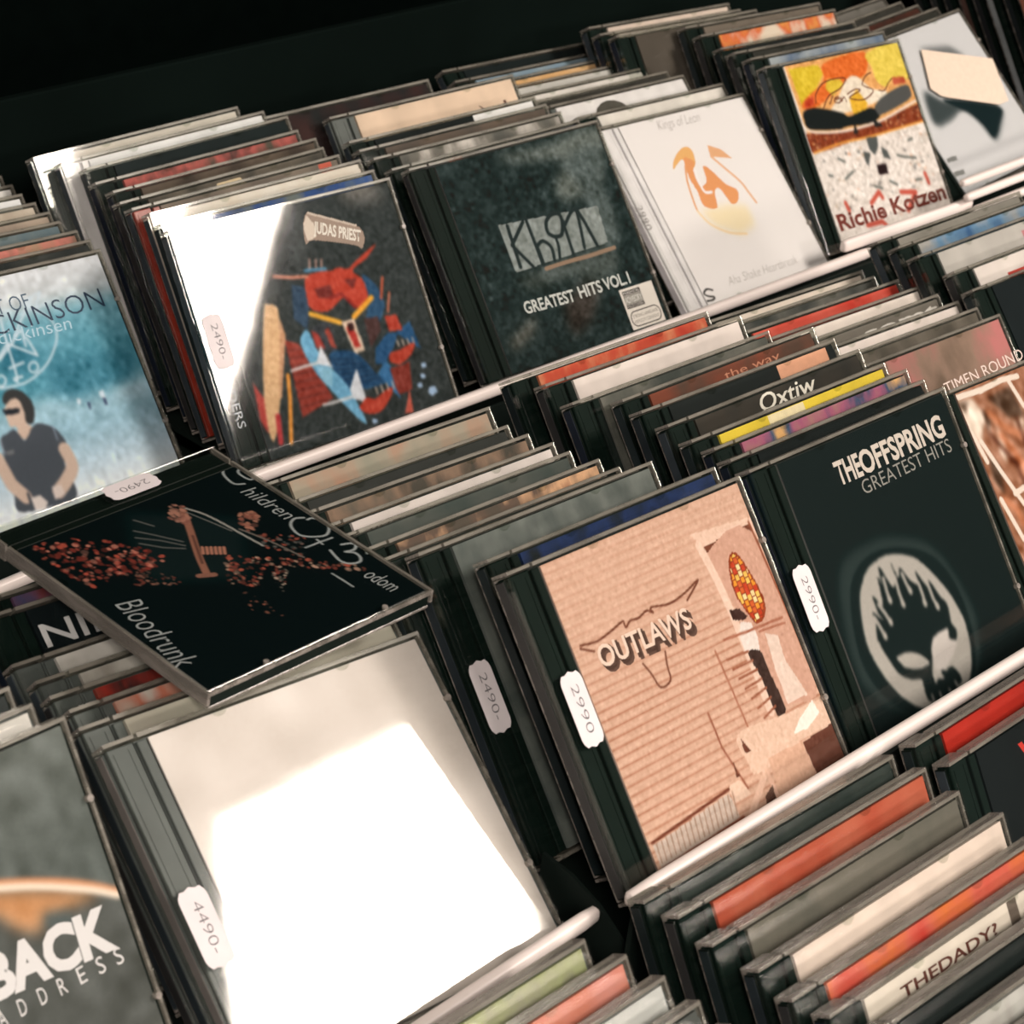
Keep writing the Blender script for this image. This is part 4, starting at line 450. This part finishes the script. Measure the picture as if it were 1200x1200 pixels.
r, b = case('silv', 'CD case with plain pale cover almost lost in white glare', group=GF, art='silv', seed=8, tray=GREYP, spine=paper((120, 112, 100)))
price(r, 6.5, 57, 0, '4490-')
r, b = case('outl', 'CD case with tan wooden siding cover, doorway and stained glass window', group=GF, art='outl', seed=9)
price(r, 9.5, 70, 0, '2990')
r, b = case('offs', 'CD case with black cover and grey oval emblem of a flaming skull', group=GF, art='offs', seed=10)
price(r, 6.5, 68, 0, '2990-')
case('triv', 'CD case with brown and cream streaked artwork, half out of the frame on the right', group=GF, art='triv', seed=11)
r, b = case('bod', 'black CD case lying flat across the piles, thin grey script lettering', group='loose CD case', art='bod', seed=12, hinge=BLACKP)
r.scale = (BS,) * 3
price(r, 7.2, 72, 0, '2490-', 0)

# ------------------------------------------------------------ CDs filed behind them
ORD = ['first', 'second', 'third', 'fourth', 'fifth', 'sixth', 'seventh', 'eighth', 'ninth', 'tenth']
FR = {'A0': 'blue sea cover', 'A1': 'red and blue machine cover', 'A2': 'black smoky cover', 'A3': 'cream flame cover', 'A4': 'yellow flame and rubble cover',
      'A5': 'pale grey cover with the note', 'B0': 'glowing planet cover', 'B1': 'white glaring cover', 'B2': 'wooden siding cover', 'B3': 'black skull oval cover', 'B4': 'brown streaked cover'}
# look, colours, noise scale, options
ST = {
'A0': [('charcoal', [(40, 43, 41), (66, 66, 60)]), ('salmon pink and orange', [(150, 110, 90), (215, 130, 112), (180, 140, 110)]), ('grey teal and gold', [(96, 112, 114), (128, 132, 124), (214, 172, 112)]),
       ('tan', [(150, 130, 112), (196, 172, 146)]), ('sandy cream', [(188, 168, 144), (216, 196, 170)]), ('off-white', [(240, 232, 220)]), ('creamy white', [(244, 232, 216)]), ('bright white', [(248, 244, 238)])],
'A1': [('grey blue', [(108, 118, 116), (60, 88, 138), (120, 124, 116)]), ('cream', [(226, 208, 182), (236, 222, 200)], dict(tray=CREAMP)), ('red-hinged grey brown', [(120, 106, 92), (150, 132, 112)], dict(hinge=RED)),
       ('dark olive', [(70, 66, 58), (112, 100, 84)]), ('dark brown', [(72, 60, 50), (104, 88, 72)]), ('dark with salmon patches', [(62, 58, 52), (186, 96, 84), (90, 80, 66)]),
       ('black', [(30, 38, 36)]), ('white', [(244, 236, 222)], dict(tray=WHITEP)), ('pale beige', [(214, 200, 178)], dict(tray=GREYP))],
'A2': [('navy and black', [(38, 50, 74), (34, 40, 38)]), ('grey and white', [(96, 92, 82), (126, 118, 104), (214, 200, 182)]), ('grey brown', [(110, 92, 76), (86, 76, 66)]), ('black', [(26, 31, 29)]),
       ('cream label', [(238, 204, 170)], dict(tray=GREYP)), ('maroon and black', [(62, 38, 34), (34, 36, 34)])],
'A3': [('cream', [(238, 224, 204)]), ('white', [(238, 226, 212)], dict(tray=GREYP)), ('dark grey', [(64, 60, 52)]), ('chalk white', [(232, 218, 200)]), ('stone', [(206, 196, 180)]), ('apricot', [(226, 172, 112), (234, 190, 140)]),
       ('pale blue grey', [(134, 152, 160), (150, 160, 160)]), ('black', [(30, 36, 34)])],
'A4': [('pale blue grey', [(92, 108, 128), (168, 170, 164)]), ('dark brown', [(58, 56, 48)]), ('black', [(36, 38, 35)]), ('cream and fiery orange', [(232, 208, 178), (222, 112, 62), (240, 176, 90)]),
       ('stone brown', [(120, 106, 90)]), ('brown', [(88, 78, 66)]), ('narrow cream', [(222, 202, 178)]), ('narrow pinkish cream', [(226, 200, 176)])],
'A5': [('dark olive', [(58, 56, 48)]), ('dark rust', [(92, 48, 34), (50, 46, 40)]), ('dark grey', [(66, 62, 54)]), ('grey', [(120, 112, 100)])],
'B1': [('fawn', [(190, 180, 156), (204, 190, 166)], dict(tray=GREYP)), ('orange and pink', [(210, 180, 156), (206, 120, 92), (214, 196, 176)], dict(tray=GREYP)), ('dark red', [(56, 44, 40), (170, 56, 44), (120, 80, 64)], dict(tray=GREYP)),
       ('cream and grey', [(160, 148, 130), (226, 214, 196)], dict(tray=GREYP)), ('pale cream', [(228, 216, 200), (190, 178, 160)], dict(tray=GREYP)), ('black with white serif capitals', [(24, 30, 30)]), ('blue and rust', [(60, 80, 110), (150, 66, 48)])],
'B2': [('navy and black', [(34, 44, 60), (40, 56, 92), (32, 38, 38)]), ('cloudy grey', [(84, 88, 80), (128, 128, 116)]), ('dark olive', [(66, 62, 52), (92, 84, 70)]),
       ('brown with peach shapes', [(96, 84, 70), (112, 90, 74), (232, 178, 132), (150, 90, 66)]), ('green grey', [(72, 78, 70), (92, 92, 82)]), ('white', [(228, 210, 194)]),
       ('sepia photograph', [(84, 76, 64), (150, 120, 96), (110, 98, 82)]), ('charcoal', [(58, 58, 52)]), ('mottled beige and green', [(150, 142, 120), (166, 150, 126), (180, 136, 108)])],
'B3': [('black', [(24, 30, 28)]), ('pink and blue comic-coloured', [(176, 130, 112), (178, 98, 118), (60, 86, 108), (232, 176, 110)]), ('bright yellow', [(240, 204, 66)]), ('dark brown with white script', [(66, 58, 48), (50, 48, 42)]),
       ('black with a peach corner', [(32, 36, 33)]), ('brown with rusty lettering', [(92, 68, 54), (130, 70, 50)]), ('smoky grey', [(70, 72, 64), (120, 114, 100)]), ('creamy white', [(234, 214, 196)]), ('red and orange', [(190, 62, 46), (206, 88, 60), (222, 150, 106)])],
'B4': [('blurred brown and pink', [(128, 104, 84), (160, 128, 106), (198, 122, 112)]), ('grey brown', [(120, 108, 92), (84, 76, 64)]), ('white', [(236, 216, 198)]), ('grey with pale letters', [(118, 108, 94)]), ('creamy white', [(234, 214, 194)]),
       ('red', [(196, 62, 46), (210, 96, 76)]), ('black and grey', [(44, 50, 46), (110, 104, 92)]), ('cream', [(236, 214, 190)])],
'B5': [('black', [(26, 32, 32)]), ('cream above red', [(232, 214, 196)]), ('pale grey', [(196, 184, 168)]), ('blue', [(52, 88, 128), (110, 140, 160), (168, 160, 146)]), ('stone', [(150, 140, 124)])],
'C1': [('smoky clear', [(90, 90, 80)], dict(tray=GREYP)), ('dark grey', [(84, 84, 76)], dict(tray=GREYP)), ('greyish white', [(196, 190, 176)], dict(tray=GREYP)), ('pink and orange', [(206, 116, 84), (214, 138, 118)], dict(tray=GREYP)), ('olive green', [(134, 126, 104), (164, 164, 112), (150, 140, 120)], dict(tray=GREYP))],
'C2': [('white with brown block capitals', [(222, 204, 180)]), ('red and orange', [(206, 66, 52), (212, 100, 76), (218, 112, 50)]), ('cream', [(234, 208, 184)]), ('grey brown', [(104, 98, 84), (122, 112, 96)]), ('terracotta', [(184, 82, 56), (198, 108, 78)]), ('charcoal green', [(44, 52, 46), (62, 68, 60)])],
'C3': [('black with red capitals', [(24, 28, 27)]), ('bright red', [(186, 46, 32), (170, 40, 28)])]}
FRC = {'B5': 'right edge below three cream rails', 'C1': 'lowest pile below white glaring cover', 'C2': 'lowest pile below wooden siding cover', 'C3': 'lowest pile below skull oval cover'}
rnd = random.Random(4); ROOT = {}
for col, specs in ST.items():
    for i, sp in enumerate(specs):
        look, cols = sp[0], sp[1]; kw = sp[2] if len(sp) > 2 else {}
        where = ('%s behind the %s' % (ORD[i], FR[col])) if col in FR else ('%s from front, %s' % (ORD[i], FRC[col]))
        ROOT[col, i] = case('%s_%d' % (col, i), '%s CD case %s' % (look, where), cols=cols, scale=38 + rnd.random() * 25, group=GS, seed=rnd.randrange(60), **kw)
def word(col, i, txt, x0, x1, y, h, c, bold=0, shear=0):
    lettering(ROOT[col, i][1], txt, (x0, y), (x1, y), h, c, -1.63, shear, bold)
def block(col, i, pts, c, name='printed_shape'):
    bm = bmesh.new(); prism(bm, pts, -1.69, -1.66); obj(name, mesh(name, bm, [ink(c)]), ROOT[col, i][1])
def rect(x0, x1, y0, y1): return [(x0, y0), (x1, y0), (x1, y1), (x0, y1)]
word('B1', 5, 'NIRVANA', 20, 110, 107, 9.5, (226, 216, 204), .01)
word('C2', 0, 'THEDADY?', 36, 92, 114.6, 4.2, (96, 48, 36), .02); block('C2', 0, rect(100, 105.5, 110, 122.4), (104, 88, 74)); block('C2', 0, rect(18.2, 139.3, 60, 110), (176, 150, 124))
word('C3', 0, 'WILD', 44, 84, 107, 9, (206, 52, 38), .04)
word('B4', 3, 'comt', 72, 138, 115, 6.5, (222, 208, 190), .02)
word('B3', 3, 'Oxtiw', 62, 104, 114.5, 8, (236, 222, 198), .01, .2)
block('B3', 4, rect(96, 134, 114.5, 122.4), (226, 160, 120)); word('B3', 5, 'the way', 70, 112, 116.5, 4, (206, 132, 96)); block('B3', 1, rect(58, 82, 113, 118), (196, 192, 180)); block('B3', 2, rect(52, 78, 117, 122.3), (246, 222, 170))
block('A2', 3, rect(92, 139, 114, 122.4), (240, 230, 216)); block('A2', 0, rect(40, 50, 116, 122.3), (206, 96, 70))
block('A3', 1, [(64 + 17 * math.cos(a), 108 + 12 * math.sin(a)) for a in [math.pi * q / 8 for q in range(-1, 10)]], (84, 78, 66))
block('A1', 2, rect(126, 135, 117, 122.3), (206, 84, 56)); block('A1', 3, [(62, 116), (84, 116), (80, 121), (64, 121)], (226, 196, 150))
block('B5', 1, rect(45, 139.3, 100, 114), (190, 52, 38)); block('B5', 2, rect(98, 103, 104, 118), (200, 120, 120))
word('A2', 4, 'V  m', 36, 62, 98, 9, (96, 50, 34), -.01); word('A2', 4, ') l', 108, 130, 98, 14, (96, 50, 34), -.01)
word('A0', 1, 'Ilona', 60, 120, 115, 4, (226, 190, 160)); word('B2', 5, 'live', 26, 44, 116, 3, (120, 106, 92))
word('C1', 4, 'NY', 30, 60, 112, 6, (96, 104, 66), .02)
# price labels showing on the spine side
price(ROOT['B2', 1][0], 6.5, 66, 0, '2490-'); price(ROOT['B1', 0][0], 6.5, 52, 0, '1990-')
# spine lettering
def spine(root, txt, y0, y1, c=(120, 128, 140)):
    me, x0, x1, h1 = text_mesh(txt, ink(c), 0, 0); o = obj('spine_lettering', me, root)
    s = (y0 - y1) / (x1 - x0) * .001
    o.matrix_local = Matrix(((0, 0, -.001, -.00018), (-s, 0, 0, y0 * .001), (0, .0028, 0, -.0078), (0, 0, 0, 1)))
# ------------------------------------------------------------ extra neighbours: next column at the far right, front of the near piles
def extra(key, base, off, label, cols, group=GS, **kw):
    v = list(POSE[base]); POSE[key] = (v[0] + off[0], v[1] + off[1], v[2] + off[2], v[3], v[4], v[5])
    return case(key, label, cols=cols, group=group, **kw)
for i in range(11):
    c = [(40, 42, 40), (120, 84, 66), (36, 38, 36), (176, 112, 84), (34, 38, 36), (150, 150, 140), (40, 40, 38), (96, 70, 58), (36, 38, 36), (60, 60, 54), (44, 46, 42)][i]
    extra('A6_%d' % i, 'A4_0', (.352 + rnd.uniform(-.003, .003), -.018 + i * .0145, 0), 'CD case with %s spine, %s from front, top right corner pile' % (['dark', 'brown', 'black', 'rust brown', 'dark green', 'light grey', 'black', 'maroon', 'black', 'grey', 'charcoal'][i], (ORD + ['eleventh'])[i]),
          [c], spine=paper(c), seed=i)
for i, (dy, c, lk) in enumerate(((-.0145, [(30, 36, 33)], 'black'), (-.029, [(214, 206, 190), (150, 140, 126)], 'silver grey'), (-.0435, [(210, 110, 66), (186, 80, 52), (224, 150, 100)], 'orange'))):
    extra('C2f_%d' % i, 'C2_0', (.003 * i, dy, -.0006 * i), '%s CD case, bottom right corner, %s before the white one with capitals' % (lk, ORD[i]), c, seed=20 + i)
for i, (dx, dy, c, lk) in enumerate(((.0, .0145, [(226, 214, 196)], 'cream'), (.002, .029, [(60, 62, 58)], 'dark grey'), (.001, .043, [(196, 110, 70)], 'orange'), (.0, .057, [(40, 44, 42)], 'black'))):
    extra('B0_%d' % i, 'back', (dx, dy + .002, -.002 * i - .004), 'CD case, %s, %s behind the glowing planet cover' % (lk, ORD[i]), c, seed=30 + i, tray=GREYP if i % 2 == 0 else None)
# cream paper note lying on the pale cover
PW = POSE['white']; nt_ = empty('paper_note', PW[:3], PW[3:]); bpy.data.objects.remove(nt_)
bm = bmesh.new(); prism(bm, NOTE, .35, .5)
for v in bm.verts: v.co.z += .0004 * (v.co.x - 80) ** 2 * .3
no = obj('paper_note', mesh('paper_note', bm, [solid('note_paper', tuple(alb((226, 200, 168))), .8, .2, .04, 300)]))
no.location = PW[:3]; no.rotation_euler = PW[3:]
tag(no, 'blank cream paper note lying on the pale grey CD cover', 'note')
SC.cycles.transparent_max_bounces = 24
